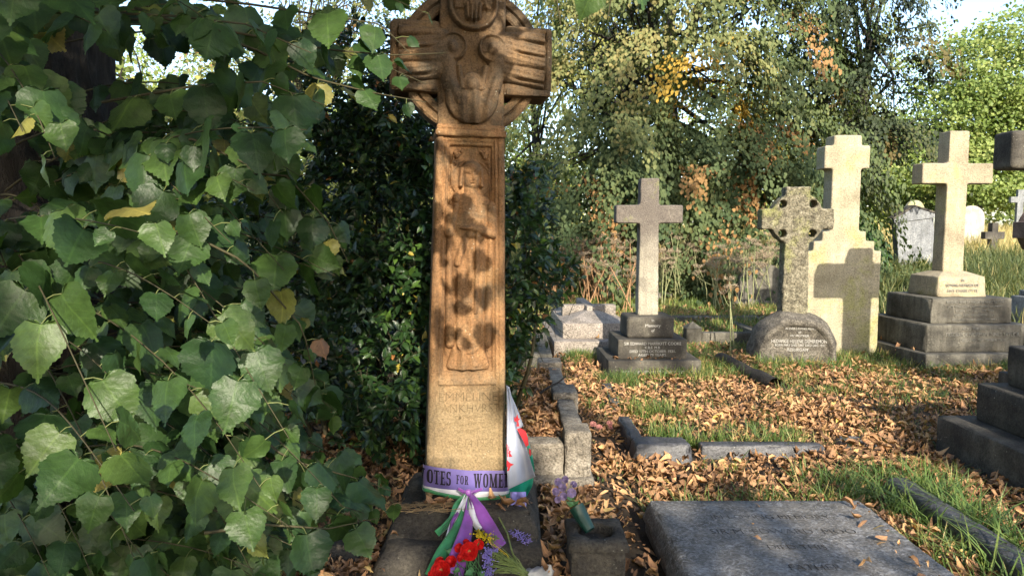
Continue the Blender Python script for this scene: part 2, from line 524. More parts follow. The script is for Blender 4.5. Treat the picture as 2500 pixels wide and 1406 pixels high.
def prism(name, mat, parent, outline, y0, y1, bev=0.01, smooth=False, jitter=0.0):
    """outline in x,z extruded from y0 (front) to y1"""
    bm = bmesh.new()
    vs = [bm.verts.new((x, y0, z)) for x, z in outline]
    f = bm.faces.new(vs)
    ex = bmesh.ops.extrude_face_region(bm, geom=[f])
    for v in [g for g in ex['geom'] if isinstance(g, bmesh.types.BMVert)]:
        v.co.y = y1
    bmesh.ops.recalc_face_normals(bm, faces=bm.faces[:])
    if bev:
        bmesh.ops.bevel(bm, geom=bm.edges[:], offset=bev, segments=2, affect='EDGES', profile=0.6)
    if jitter:
        for v in bm.verts:
            v.co += Vector((fbm(*(v.co * 9), 2), fbm(*(v.co * 9 + Vector((5, 0, 0))), 2), fbm(*(v.co * 9 + Vector((0, 5, 0))), 2))) * jitter
    o = bm_obj(name, bm, mat, parent, smooth)
    return o


def worn(o, voxel=0.014, amp=0.008, size=0.07):
    """weather a straight-edged stone: remesh it finely and wear the surface unevenly"""
    r_ = o.modifiers.new('remesh', 'REMESH')
    r_.mode = 'VOXEL'
    r_.voxel_size = voxel
    r_.use_smooth_shade = True
    tx = bpy.data.textures.new('wear', 'CLOUDS')
    tx.noise_scale = size
    tx.noise_depth = 4
    d_ = o.modifiers.new('wear', 'DISPLACE')
    d_.texture = tx
    d_.texture_coords = 'LOCAL'
    d_.strength = amp
    d_.mid_level = 0.5
    return o


def cross_outline(stem, arm, za0, za1, z0, z1, stem0=None):
    s0 = stem0 or stem
    sa = s0 + (stem - s0) * (za0 - z0) / (z1 - z0)
    sb = s0 + (stem - s0) * (za1 - z0) / (z1 - z0)
    return [(-s0, z0), (s0, z0), (sa, za0), (arm, za0), (arm, za1), (sb, za1), (stem, z1), (-stem, z1), (-sb, za1), (-arm, za1), (-arm, za0), (-sa, za0)]


def tube(pts, rad, n=6):
    """tapered tube along points; returns verts, quads"""
    pts = np.asarray(pts, float)
    rad = np.broadcast_to(np.asarray(rad, float), (len(pts),))
    V, F = [], []
    prev = np.array([0.3, 0.9, 0.2])
    for i, p in enumerate(pts):
        a = pts[min(i + 1, len(pts) - 1)] - pts[max(i - 1, 0)]
        a = a / (np.linalg.norm(a) + 1e-9)
        u = np.cross(a, prev)
        if np.linalg.norm(u) < 1e-4:
            u = np.cross(a, [1, 0, 0])
        u /= np.linalg.norm(u)
        w = np.cross(a, u)
        prev = w if False else prev
        for k in range(n):
            th = 2 * math.pi * k / n
            V.append(p + rad[i] * (math.cos(th) * u + math.sin(th) * w))
    for i in range(len(pts) - 1):
        for k in range(n):
            F.append((i * n + k, i * n + (k + 1) % n, (i + 1) * n + (k + 1) % n, (i + 1) * n + k))
    return V, F


class Acc:
    def __init__(self):
        self.V, self.F = [], []

    def add(self, V, F):
        o = len(self.V)
        self.V += [tuple(v) for v in V]
        self.F += [tuple(i + o for i in f) for f in F]

    def tube(self, pts, rad, n=6):
        self.add(*tube(pts, rad, n))

    def build(self, name, mat, parent=None, smooth=True):
        return mesh_obj(name, self.V, self.F, mat, parent, smooth)


def heightfield(name, mat, parent, x0, x1, z0, z1, cell, hfun, ybase, warp=None, lo=None):
    """carved relief: grid over x,z with height towards -y; cells wholly below lo are left out"""
    nx, nz = int((x1 - x0) / cell) + 1, int((z1 - z0) / cell) + 1
    X, Z = np.meshgrid(np.linspace(x0, x1, nx), np.linspace(z0, z1, nz))
    H = hfun(X, Z)
    XX = warp(X, Z) if warp else X
    V = np.stack([XX, ybase - H, Z], -1).reshape(-1, 3)
    i = np.arange(nx * nz).reshape(nz, nx)
    Q = np.stack([i[:-1, :-1], i[:-1, 1:], i[1:, 1:], i[1:, :-1]], -1).reshape(-1, 4)
    if lo is not None:
        hv = H.ravel()
        Q = Q[(hv[Q] > lo).any(1)]
        used = np.unique(Q)
        remap = -np.ones(len(V), int)
        remap[used] = np.arange(len(used))
        V, Q = V[used], remap[Q]
    me = fast_mesh(name, V, Q)
    return link_mesh(name, me, parent, mat)


def text(name, body, size, loc, mat, parent, rot=(math.pi / 2, 0, 0), ext=0.0015, sx=1.0, bold=0.0, space=1.0, shear=0.0):
    cu = bpy.data.curves.new(name, 'FONT')
    cu.body = body
    cu.size = size
    cu.align_x = 'CENTER'
    cu.extrude = ext
    cu.offset = bold
    cu.space_character = space
    cu.shear = shear
    cu.resolution_u = 3
    cu.materials.append(mat)
    tmp_o = bpy.data.objects.new(name, cu)
    me = bpy.data.meshes.new_from_object(tmp_o)
    bpy.data.objects.remove(tmp_o)
    bpy.data.curves.remove(cu)
    o = bpy.data.objects.new(name, me)
    COL.objects.link(o)
    o.parent = parent
    o.location = loc
    o.rotation_euler = rot
    o.scale = (sx, 1, 1)
    return o


def frame_from(axis, normal):
    """rotation matrices (n,3,3): columns side, axis, normal"""
    a = axis / np.linalg.norm(axis, axis=-1, keepdims=True)
    n = normal - (normal * a).sum(-1, keepdims=True) * a
    n /= np.linalg.norm(n, axis=-1, keepdims=True) + 1e-9
    s = np.cross(a, n)
    return np.stack([s, a, n], -1)


def leaf_verts(tv, pos, rot, scale):
    return np.einsum('nij,kj->nki', rot, tv) * scale[:, None, None] + pos[:, None, :]


def batch(name, tmpl, pos, rot, scale, tint, mat, parent=None):
    tv, tf, tuv = tmpl
    V = leaf_verts(tv, pos, rot, scale).reshape(-1, 3)
    n, k = len(pos), len(tv)
    F = (tf[None] + (np.arange(n) * k)[:, None, None]).reshape(-1, tf.shape[1])
    uv = np.tile(tuv, (n, 1))
    me = fast_mesh(name, V, F, uv, np.repeat(tint, k))
    return link_mesh(name, me, parent, mat)


def lime_template(rs, seg=20, serr=0.026, detail=True):
    """heart-shaped toothed leaf, base at origin, tip at +y 1; curled"""
    n = seg
    ctl = np.array([(0, 0.03), (0.07, -0.05), (0.20, -0.09), (0.36, -0.04), (0.49, 0.11), (0.545, 0.30), (0.52, 0.48), (0.42, 0.67), (0.28, 0.83), (0.14, 0.95), (0.05, 1.04), (0, 1.2)])
    cl = np.concatenate([[0], np.cumsum(np.linalg.norm(np.diff(ctl, axis=0), axis=1))])
    u_ = np.linspace(0, cl[-1], n + 1)
    half = np.column_stack([np.interp(u_, cl, ctl[:, 0]), np.interp(u_, cl, ctl[:, 1])])
    half[1:-2, 0] *= 1 + 0.05 * np.sin(np.arange(n - 2) * rs.uniform(0.7, 1.3) + rs.uniform(0, 6))
    tooth = np.where(np.arange(n + 1) % 2 == 0, 1.0, -1.0) * serr * rs.uniform(0.4, 1.2, n + 1)
    tooth[[0, 1, 2, -1]] = 0
    half[:, 0] += tooth * 0.6
    half[:, 1] += tooth * 0.6
    half[:, 0] = np.maximum(half[:, 0], 0)
    ymid = np.clip(half[:, 1], 0.02, 1.17)
    V, UV = [], []
    asym = rs.uniform(0.88, 1.12)
    for sgn in (-1, 1):
        k = asym if sgn > 0 else 1 / asym
        for fr in (0.5, 1.0):
            for i in range(n + 1):
                x, y = half[i, 0] * fr * k, ymid[i] + (half[i, 1] - ymid[i]) * fr
                V.append((sgn * x, y))
                UV.append((sgn * x, y))
    for i in range(n + 1):
        V.append((0, ymid[i]))
        UV.append((0, ymid[i]))
    V = np.array(V)
    UV = np.array(UV)
    m = n + 1
    F = []
    mid = 4 * m
    for s in (0, 1):
        a, b = s * 2 * m, s * 2 * m + m
        for i in range(n):
            qa = [mid + i, a + i, a + i + 1, mid + i + 1]
            qb = [a + i, b + i, b + i + 1, a + i + 1]
            if s == 1:
                qa, qb = qa[::-1], qb[::-1]
            F += [qa, qb]
    x, y = V[:, 0], V[:, 1]
    fold = rs.uniform(-0.25, 0.95)
    bend = rs.uniform(0.0, 0.95)
    wav = rs.uniform(0.02, 0.07)
    ph = rs.uniform(0, 6)
    z = -fold * np.abs(x) ** 1.3 * 0.6 - bend * np.clip(y, 0, 2) ** 2 * 0.35 + wav * np.sin(y * 6 + ph) * np.abs(x) * 2 + rs.uniform(-0.3, 0.3) * x * y
    z += 0.03 * np.sin(9 * np.abs(x) + 5 * y) + 0.005 * np.sin(21 * np.abs(x) - 16 * y + ph) + 0.009 * np.sin(8 * x + 7 * y + 2 * ph)
    return np.column_stack([x, y, z]), np.array(F, int), UV


def simple_leaf(w=0.4, fold=0.2, bend=0.3):
    """8-vertex pointed leaf with a folded midrib"""
    pts = [(0, 0), (-w * 0.8, 0.3), (0, 0.33), (w * 0.8, 0.3), (-w * 0.7, 0.66), (0, 0.68), (w * 0.7, 0.66), (0, 1.0)]
    V = np.array([(x, y, abs(x) * fold - bend * y * y) for x, y in pts])
    F = np.array([(0, 2, 1, 0), (0, 3, 2, 0), (1, 2, 5, 4), (2, 3, 6, 5), (4, 5, 7, 4), (5, 6, 7, 5)])
    T = []
    for f in F:
        T.append((f[0], f[1], f[2]))
        if f[3] != f[0]:
            T.append((f[0], f[2], f[3]))
    return V, np.array(T, int), np.array(pts)


def kite_leaf(w=0.42, fold=0.25):
    pts = [(0, 0), (-w, 0.45), (0, 1.0), (w, 0.45)]
    V = np.array([(x, y, abs(x) * fold - 0.15 * y * y) for x, y in pts])
    return V, np.array([(0, 2, 1), (0, 3, 2)], int), np.array(pts)


def rnd_dirs(n, rng=RNG):
    v = rng.normal(size=(n, 3))
    return v / np.linalg.norm(v, axis=1, keepdims=True)


# ================================================================== GROUND AND SKY-LINE SETTING
def axis_lines(a, b, fine, far):
    core = np.arange(a, b + fine, fine)
    out = np.geomspace(fine * 2, far, 22)
    return np.concatenate([(a - out)[::-1], core, b + out])


gx, gy = axis_lines(-6, 9, 0.16, 260), axis_lines(-2, 16, 0.16, 260)
GX, GY = np.meshgrid(gx, gy)
GZ = gz(GX, GY)
rough = np.vectorize(lambda a, b: 0.02 * mnoise.noise((a * 2.3, b * 2.3, 0)) + 0.012 * mnoise.noise((a * 7, b * 7, 3)))(GX, GY)
near = (np.abs(GX) < 12) & (GY < 20)
GZ = GZ + np.where(near, rough, 0) - 0.012
ii = np.arange(GX.size).reshape(GX.shape)
GF = np.stack([ii[:-1, :-1], ii[:-1, 1:], ii[1:, 1:], ii[1:, :-1]], -1).reshape(-1, 4)
ground = link_mesh('ground', fast_mesh('ground', np.stack([GX, GY, GZ], -1).reshape(-1, 3), GF), None, M['soil'])
tag(ground, kind='structure')

# ================================================================== THE CARVED CELTIC CROSS
main = empty('celtic_cross_monument', (-0.255, 3.62, 0), R(9), R(1.1))
tag(main, 'tall orange-brown sandstone celtic cross carved with a haloed robed figure', 'memorial cross')
SH0, SH1, ST0, ST1 = 0.205, 0.168, 0.12, 0.10     # half width at foot / top, half depth


def shw(z):
    return SH0 + (SH1 - SH0) * (np.asarray(z) - 0.2) / 1.8


def ell(X, Z, cx, cz, a, b, h, p=0.5):
    d = ((X - cx) / a) ** 2 + ((Z - cz) / b) ** 2
    return h * np.clip(1 - d, 0, 1) ** p


def ring_(X, Z, cx, cz, r, w, h):
    d = np.abs(np.hypot(X - cx, Z - cz) - r)
    return h * np.clip(1 - (d / w) ** 2, 0, 1) ** 0.5


def seg_(X, Z, ax, az, bx, bz, ra, rb, h):
    dx, dz = bx - ax, bz - az
    t = np.clip(((X - ax) * dx + (Z - az) * dz) / (dx * dx + dz * dz), 0, 1)
    r = ra + (rb - ra) * t
    d = np.hypot(X - ax - t * dx, Z - az - t * dz)
    return h * np.clip(1 - (d / r) ** 2, 0, 1) ** 0.5


def shaft_h(X, Z):
    w = shw(Z)
    x = np.abs(X * w / 0.2)
    e = w - x
    h = np.zeros_like(X)
    # raised outer edge, bead line, panel sunk in two steps
    h -= 0.010 * (sstep(0.030, 0.036, e))
    h += 0.006 * np.exp(-((e - 0.046) / 0.006) ** 2) * (Z > 0.79)
    pan = sstep(0.062, 0.070, e) * sstep(0.825, 0.845, Z) * sstep(1.965, 1.952, Z)
    h -= 0.028 * pan
    h -= 0.010 * sstep(0.05, 0.054, e) * sstep(0.80, 0.81, Z) * sstep(1.985, 1.975, Z)
    # sill under the figure and foot of the inscription
    sill = sstep(0.80, 0.79, Z) * sstep(0.765, 0.775, Z) * sstep(0.045, 0.05, e)
    h += 0.012 * sill
    h += 0.012 * sstep(0.42, 0.395, Z)
    # rounded outer arris
    h -= 0.015 * np.clip(1 - e / 0.014, 0, 1) ** 2
    return h


def gridnoise(X, Z, sc, amp, seed=0.0):
    f = np.vectorize(lambda a, b: mnoise.noise((a * sc + seed, b * sc, 1.7 + seed)))
    return amp * f(X, Z)


def shaft_full(X, Z):
    return shaft_h(X, Z) + gridnoise(X, Z, 40, 0.0012) + gridnoise(X, Z, 9, 0.003)


shaft = heightfield('shaft', M['sandstone'], main, -0.2, 0.2, 0.2, 2.01, 0.0045, shaft_full, -ST0 + 0.008, lambda X, Z: X * shw(Z) / 0.2)
rblock('shaft_core', M['sandstone'], main, (-SH0, SH0, -ST0 + 0.05, ST0), (-SH1, SH1, -ST0 + 0.05, ST1), 0.2, 2.012, 0.014, 0.08, 0.003, 0.01)
# sides of the front slab between carved face and core
for s in (-1, 1):
    zz = np.linspace(0.2, 2.01, 60)
    V, F = [], []
    for z in zz:
        w = float(shw(z))
        V += [(s * w, -ST0 + 0.02 + 0.002 * math.sin(z * 31), z), (s * (w + 0.0015), -ST0 + 0.075, z)]
    for i in range(len(zz) - 1):
        F.append((2 * i, 2 * i + 1, 2 * i + 3, 2 * i + 2))
    mesh_obj('edge_strip', V, F, M['sandstone'], main, True)


def figure_h(X, Z):
    X = X - 0.004
    h = np.full_like(X, -0.012)

    def up(v):
        np.maximum(h, np.where(v > 0.0006, v, -1), out=h)
    up(ell(X, Z, 0, 1.795, 0.098, 0.098, 0.010, 0.12))
    up(ring_(X, Z, 0, 1.795, 0.096, 0.006, 0.014))
    # robe: width along the height
    zs = np.array([0.86, 0.90, 1.0, 1.2, 1.4, 1.52, 1.60, 1.68, 1.71, 1.725, 1.74])
    ws = np.array([0.075, 0.085, 0.085, 0.088, 0.095, 0.105, 0.112, 0.108, 0.085, 0.05, 0.0])
    wb = np.interp(Z, zs, ws)
    body = np.where(wb > 0.004, 0.036 * np.clip(1 - (X / np.maximum(wb, 0.004)) ** 2, 0, 1) ** 0.45, 0)
    lowf = sstep(1.60, 1.35, Z)
    folds = 0.006 * np.sin(X * 118 + 1.3 * np.sin(Z * 6)) * lowf + 0.004 * np.sin(X * 63 - Z * 17) * sstep(1.75, 1.6, Z)
    up(body + np.where(body > 0.006, folds, 0))
    # apron hem and hanging ends of the robe
    up(np.where(np.abs(X) < 0.062, 0.040 * (Z > 0.985 - 0.055 * np.sqrt(np.clip(1 - (X / 0.062) ** 2, 0, 1))) * (Z < 1.35), 0) + np.where(np.abs(X) < 0.062, 0.003 * np.sin(X * 95), 0) * (Z < 1.35))
    for s in (-1, 1):
        up(seg_(X, Z, s * 0.105, 1.55, s * 0.092, 0.98, 0.018, 0.028, 0.030))
        up(seg_(X, Z, s * 0.07, 0.93, s * 0.085, 0.865, 0.02, 0.026, 0.024))
        up(ell(X, Z, s * 0.032, 0.868, 0.026, 0.02, 0.04))
    # neck, face, hair
    up(seg_(X, Z, 0, 1.70, 0, 1.76, 0.036, 0.034, 0.036))
    head = ell(X, Z, 0.004, 1.808, 0.048, 0.072, 0.058)
    up(head)
    up(ell(X, Z, 0.002, 1.845, 0.054, 0.044, 0.061))
    for s in (-1, 1):
        up(seg_(X, Z, s * 0.046, 1.845, s * 0.052, 1.765, 0.014, 0.012, 0.042))
    up(seg_(X, Z, 0.006, 1.822, 0.008, 1.795, 0.006, 0.011, 0.070))
    h -= np.where(head > 0, ell(X, Z, -0.014, 1.818, 0.014, 0.006, 0.008) + ell(X, Z, 0.026, 1.818, 0.014, 0.006, 0.008) + ell(X, Z, 0.007, 1.773, 0.017, 0.004, 0.007), 0)
    # arms: one hand raised, the other holding a dish before the waist
    up(seg_(X, Z, -0.100, 1.64, -0.105, 1.53, 0.032, 0.030, 0.044))
    up(seg_(X, Z, -0.105, 1.53, -0.075, 1.665, 0.028, 0.018, 0.05))
    up(ell(X, Z, -0.072, 1.70, 0.020, 0.034, 0.048))
    up(seg_(X, Z, 0.104, 1.66, 0.112, 1.53, 0.034, 0.032, 0.042))
    up(seg_(X, Z, 0.112, 1.53, 0.0, 1.556, 0.032, 0.022, 0.056))
    up(ell(X, Z, -0.018, 1.556, 0.044, 0.012, 0.062, 0.3))
    up(ell(X, Z, 0.0, 1.525, 0.034, 0.028, 0.054))
    # drapery over the forearm
    up(seg_(X, Z, 0.034, 1.53, 0.030, 1.14, 0.017, 0.02, 0.052) + 0.003 * np.sin(X * 300) * (h > 0.03))
    up(seg_(X, Z, -0.03, 1.50, -0.06, 1.38, 0.03, 0.022, 0.046))
    # grapes and vine in the upper corners
    for s in (-1, 1):
        for k, (gx_, gz_) in enumerate([(0.050, 1.932), (0.062, 1.935), (0.074, 1.930), (0.058, 1.921), (0.070, 1.918), (0.064, 1.908), (0.077, 1.912), (0.082, 1.925), (0.072, 1.904)]):
            up(ell(X, Z, s * gx_, gz_, 0.0085, 0.0085, 0.016))
        up(seg_(X, Z, s * 0.088, 1.90, s * 0.098, 1.80, 0.006, 0.005, 0.009))
        up(seg_(X, Z, s * 0.098, 1.80, s * 0.101, 1.68, 0.005, 0.005, 0.009))
        up(ell(X, Z, s * 0.086, 1.88, 0.016, 0.011, 0.010))
        up(ell(X, Z, s * 0.093, 1.86, 0.010, 0.016, 0.009))
    return np.where(h > 0, h * 1.12, h) + gridnoise(X, Z, 60, 0.001, 4) + gridnoise(X, Z, 22, 0.0012, 9)


heightfield('carved_figure', M['sandstone'], main, -0.132, 0.132, 0.848, 1.95, 0.003, figure_h, -ST0 + 0.008 + 0.041, None, -0.006)

# collar between shaft and head
rblock('collar', M['sandstone'], main, (-0.174, 0.174, -0.128, 0.108), None, 2.0, 2.035, 0.01, 0.04, 0.003, 0.008, 3)
rblock('collar', M['sandstone'], main, (-0.166, 0.166, -0.116, 0.102), None, 2.03, 2.06, 0.006, 0.04, 0.003, 0.008, 4)

# head: upright, arms, ring
HC = 2.375


def head_core():
    bm = bmesh.new()
    b = M['sandstone_dark']
    rblock('upright', b, main, (-0.163, 0.163, -0.105, 0.098), (-0.158, 0.158, -0.105, 0.098), 2.045, 2.84, 0.014, 0.05, 0.004, 0.012, 6)
    for s in (-1, 1):
        x0, x1 = sorted((s * 0.155, s * 0.395))
        rblock('cross_arm', b, main, (x0, x1, -0.108, 0.10), None, 2.205, 2.545, 0.022, 0.045, 0.005, 0.016, 9 + s)
        # raised rim round the arm end and a ledge along its foot
        e0, e1 = sorted((s * 0.358, s * 0.392))
        rblock('arm_rim', b, main, (e0, e1, -0.122, -0.09), None, 2.225, 2.53, 0.008, 0.04, 0.004, 0.01, 12 + s)
        f0, f1 = sorted((s * 0.168, s * 0.390))
        rblock('arm_rim', b, main, (f0, f1, -0.126, -0.085), None, 2.208, 2.242, 0.008, 0.04, 0.004, 0.01, 15 + s)
    bm.free()


head_core()


def ring_piece(a0, a1, r0, r1, y0, y1, name, mat=None):
    n = 26
    V, F = [], []
    for i in range(n):
        a = a0 + (a1 - a0) * i / (n - 1)
        k = 0.003 * mnoise.noise((a * 5, r0 * 9, 2))
        for r_, y in ((r0, y0 + 0.008), (r0 + 0.01, y0), ((r0 + r1) / 2 - 0.008, y0), ((r0 + r1) / 2, y0 + 0.016), ((r0 + r1) / 2 + 0.008, y0), (r1 - 0.01, y0), (r1, y0 + 0.01), (r1, y1), (r0, y1)):
            V.append(((r_ + k) * math.cos(a), y + k * 0.5, HC + (r_ + k) * math.sin(a)))
    m = 9
    for i in range(n - 1):
        for j in range(m):
            F.append((i * m + j, i * m + (j + 1) % m, (i + 1) * m + (j + 1) % m, (i + 1) * m + j))
    F.append(tuple(range(m)))
    F.append(tuple(range((n - 1) * m, n * m))[::-1])
    bm = bmesh.new()
    vs = [bm.verts.new(v) for v in V]
    for f in F:
        bm.faces.new([vs[i] for i in f])
    o = bm_obj(name, bm, mat or M['sandstone_dark'], main, False)
    return o


for k in range(4):
    a = math.pi / 2 * k
    ring_piece(a + R(24), a + R(66), 0.268, 0.352, -0.078, 0.07, 'ring_quadrant')


def angels_h(X, Z):
    h = np.full_like(X, -0.015)

    def up(v):
        np.maximum(h, np.where(v > 0.0006, v, -1), out=h)
    for s in (-1, 1):
        # wing spread along the arm, with feather grooves
        w = seg_(X, Z, s * 0.13, 2.40, s * 0.33, 2.37, 0.075, 0.115, 0.040)
        w = np.maximum(w, seg_(X, Z, s * 0.16, 2.33, s * 0.345, 2.285, 0.06, 0.045, 0.034))
        w = np.maximum(w, seg_(X, Z, s * 0.15, 2.46, s * 0.345, 2.475, 0.05, 0.05, 0.03))
        ang = (Z - 2.40) + 0.12 * (np.abs(X) - 0.15)
        gro = 0.016 * np.exp(-((np.mod(ang + 0.2, 0.062) - 0.031) / 0.0065) ** 2) * sstep(0.17, 0.24, np.abs(X))
        up(np.where(w > 0.004, w - gro - 0.004 * np.abs(np.sin(Z * 130 + np.abs(X) * 25)) * sstep(0.12, 0.2, np.abs(X)), w - 0.015))
        # bowed head in its halo
        up(ell(X, Z, s * 0.094, 2.425, 0.062, 0.062, 0.026, 0.15))
        up(ring_(X, Z, s * 0.094, 2.425, 0.060, 0.007, 0.035))
        up(ell(X, Z, s * 0.10, 2.418, 0.036, 0.042, 0.052))
        # sleeve and arm reaching down to the disc
        up(seg_(X, Z, s * 0.125, 2.36, s * 0.105, 2.24, 0.045, 0.04, 0.042))
        up(seg_(X, Z, s * 0.10, 2.25, s * 0.062, 2.17, 0.036, 0.03, 0.046))
        up(seg_(X, Z, s * 0.066, 2.33, s * 0.048, 2.23, 0.016, 0.016, 0.03))
    # little figure held between them
    up(ell(X, Z, 0, 2.255, 0.052, 0.055, 0.032, 0.2))
    up(ell(X, Z, 0, 2.245, 0.040, 0.046, 0.058))
    d = ((X / 0.132) ** 2 + ((Z - 2.20) / 0.142) ** 2)
    bowl = np.where(Z < 2.215, 0.044 * np.clip(1 - d, 0, 1) ** 0.25, 0)
    up(np.where(bowl > 0.005, bowl + 0.006 * np.sin(X * 105 + 9 * np.abs(X) * (Z - 2.1) * 10), bowl - 0.012))
    # medallion above: a hand coming down before a cross
    up(ell(X, Z, 0, 2.625, 0.118, 0.118, 0.014, 0.1))
    up(ring_(X, Z, 0, 2.625, 0.110, 0.013, 0.030))
    up(np.where((np.abs(Z - 2.625) < 0.022) & (np.abs(X) < 0.088), 0.024, -1))
    up(np.where((np.abs(X) < 0.05) & (Z > 2.62) & (Z < 2.70), 0.030, -1))
    up(seg_(X, Z, 0, 2.68, 0, 2.61, 0.048, 0.044, 0.042))
    for k, fx in enumerate((-0.032, -0.011, 0.011, 0.031)):
        up(seg_(X, Z, fx, 2.62, fx * 0.85, 2.548 + 0.008 * abs(k - 1.5), 0.013, 0.010, 0.044))
    up(seg_(X, Z, 0.04, 2.66, 0.064, 2.61, 0.014, 0.010, 0.038))
    return np.where(h > 0, h * 1.4, h) + gridnoise(X, Z, 55, 0.0018, 2) + gridnoise(X, Z, 18, 0.003, 6)


heightfield('carved_angels', M['sandstone_dark'], main, -0.352, 0.352, 2.065, 2.75, 0.004, angels_h, -0.103, None, -0.004)

# inscription
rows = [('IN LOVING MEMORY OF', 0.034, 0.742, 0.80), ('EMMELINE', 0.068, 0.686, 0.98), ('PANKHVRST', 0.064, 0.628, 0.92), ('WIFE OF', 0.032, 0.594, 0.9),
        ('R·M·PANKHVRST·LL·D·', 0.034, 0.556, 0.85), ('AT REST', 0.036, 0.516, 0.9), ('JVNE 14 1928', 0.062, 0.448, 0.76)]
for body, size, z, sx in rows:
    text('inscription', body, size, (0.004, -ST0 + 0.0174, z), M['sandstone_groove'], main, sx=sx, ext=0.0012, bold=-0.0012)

# neck and sloping plinth
rblock('neck', M['plinth'], main, (-0.225, 0.225, -0.135, 0.14), (-0.212, 0.212, -0.126, 0.125), 0.10, 0.215, 0.012, 0.05, 0.004, 0.01, 21)
plinth = empty('stepped_plinth', (0, 0, 0))
plinth.name = 'stepped_plinth'
tag(plinth, 'dark sloping stone plinth in two courses under the carved celtic cross', 'plinth')
rblock('upper_course', M['plinth'], plinth, (-0.60, 0.135, 3.23, 4.05), (-0.555, 0.10, 3.345, 3.92), 0.075, 0.185, 0.02, 0.05, 0.006, 0.02, 23)
rblock('lower_course', M['plinth'], plinth, (-0.645, 0.165, 2.93, 4.15), (-0.61, 0.135, 3.15, 4.08), -0.12, 0.09, 0.03, 0.05, 0.008, 0.02, 24)

kb = rblock('low_stone_block', M['plinth'], None, (-0.90, -0.70, 3.02, 3.5), (-0.88, -0.70, 3.14, 3.45), -0.08, 0.10, 0.02, 0.05, 0.006, 0.02, 31)
tag(kb, 'low dark stone block half hidden by lime leaves beside the plinth', 'stone block')

# ================================================================== GREY CROSS ON THREE DARK STEPS
g = empty('grey_cross_memorial', (1.475, 7.72, -0.02), R(1.0))
tag(g, 'plain grey stone cross on three black lettered steps', 'memorial cross')
rblock('bottom_step', M['dark_step'], g, (-0.48, 0.49, -0.44, 0.44), None, -0.1, 0.21, 0.008, 0.08, 0.002, 0.006, 41)
rblock('middle_step', M['dark_step'], g, (-0.365, 0.365, -0.335, 0.335), None, 0.208, 0.415, 0.008, 0.08, 0.002, 0.006, 42)
rblock('top_step', M['dark_step'], g, (-0.255, 0.255, -0.235, 0.235), (-0.25, 0.25, -0.23, 0.23), 0.413, 0.645, 0.03, 0.05, 0.003, 0.008, 43)
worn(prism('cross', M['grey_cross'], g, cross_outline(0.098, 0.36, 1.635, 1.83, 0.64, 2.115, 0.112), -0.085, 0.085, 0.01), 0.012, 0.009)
for s, size, z, y, sx in [('In', 0.042, 0.592, -0.2375, 1), ('Memory', 0.046, 0.535, -0.2375, 1.05), ('of', 0.042, 0.483, -0.2375, 1)]:
    text('lettering', s, size, (0.02, y, z), M['lead'], g, sx=sx, ext=0.0015)
for s, size, z, sx in [('SIR EDWARD MARRIOTT COOKE', 0.044, 0.358, 0.92), ('K.B.E. M.B.', 0.038, 0.318, 1), ('DIED 17TH OCTOBER 1931.', 0.038, 0.278, 1.05), ('AGED 79 YEARS.', 0.038, 0.24, 1.1)]:
    text('lettering', s, size, (0.0, -0.3378, z), M['lead'], g, sx=sx, ext=0.0015)
text('lettering', 'ROSALINE HENRIETTA CECIL COOKE', 0.042, (0.03, -0.4425, 0.075), M['lead'], g, sx=1.05, ext=0.0015)

# ================================================================== ROUGH RING CROSS ON A BOULDER
h_ = empty('ring_cross_memorial', (3.32, 8.35, -0.02), R(-4))
tag(h_, 'rough mossy ring cross rising from an arched lettered boulder', 'memorial cross')


def boulder_mesh():
    V, F = [], []
    na, nr, nd = 48, 8, 7
    ys = np.linspace(-0.24, 0.22, nd)
    out = []
    for i in range(na + 1):
        a = math.pi * (-0.12 + 1.24 * i / na)
        rx = 0.50 * (1 + 0.05 * mnoise.noise((math.cos(a) * 2, math.sin(a) * 2, 5)))
        rz = 0.60 * (1 + 0.03 * mnoise.noise((math.cos(a) * 3, math.sin(a) * 3, 9)))
        out.append((-rx * math.copysign(abs(math.cos(a)) ** 0.8, math.cos(a)), max(-0.1, rz * math.copysign(abs(math.sin(a)) ** 0.85, math.sin(a)))))
    for d, y in enumerate(ys):
        k = 1.0 - 0.12 * abs(d / (nd - 1) * 2 - 1) ** 2.5
        for (x, z) in out:
            n_ = 0.02 * fbm(x * 6, y * 6, z * 6, 3)
            V.append((x * k + n_ * np.sign(x), y + 0.008 * fbm(x * 9, y, z * 9, 2), z * (k + 0.02) + n_))
    m = na + 1
    for d in range(nd - 1):
        for i in range(na):
            F.append((d * m + i, d * m + i + 1, (d + 1) * m + i + 1, (d + 1) * m + i))
    # front face: rim then sunk arched panel
    c = [(0.02, -0.1)]
    base = 0
    rings = [(0.995, -0.262), (0.90, -0.275), (0.87, -0.226), (0.5, -0.226), (0.0, -0.226)]
    prev = list(range(m))
    for sc, y in rings:
        st = len(V)
        for (x, z) in out:
            n_ = 0.004 * fbm(x * 20 * sc, 2, z * 20 * sc, 2)
            V.append((0.02 + (x * 0.88 - 0.02) * sc, y + n_, -0.1 + (z * 0.9 + 0.1) * sc))
        cur = list(range(st, st + m))
        for i in range(na):
            F.append((prev[i + 1], prev[i], cur[i], cur[i + 1]))
        prev = cur
    return V, F


V, F = boulder_mesh()
mesh_obj('boulder_base', V, F, M['boulder'], h_, True)


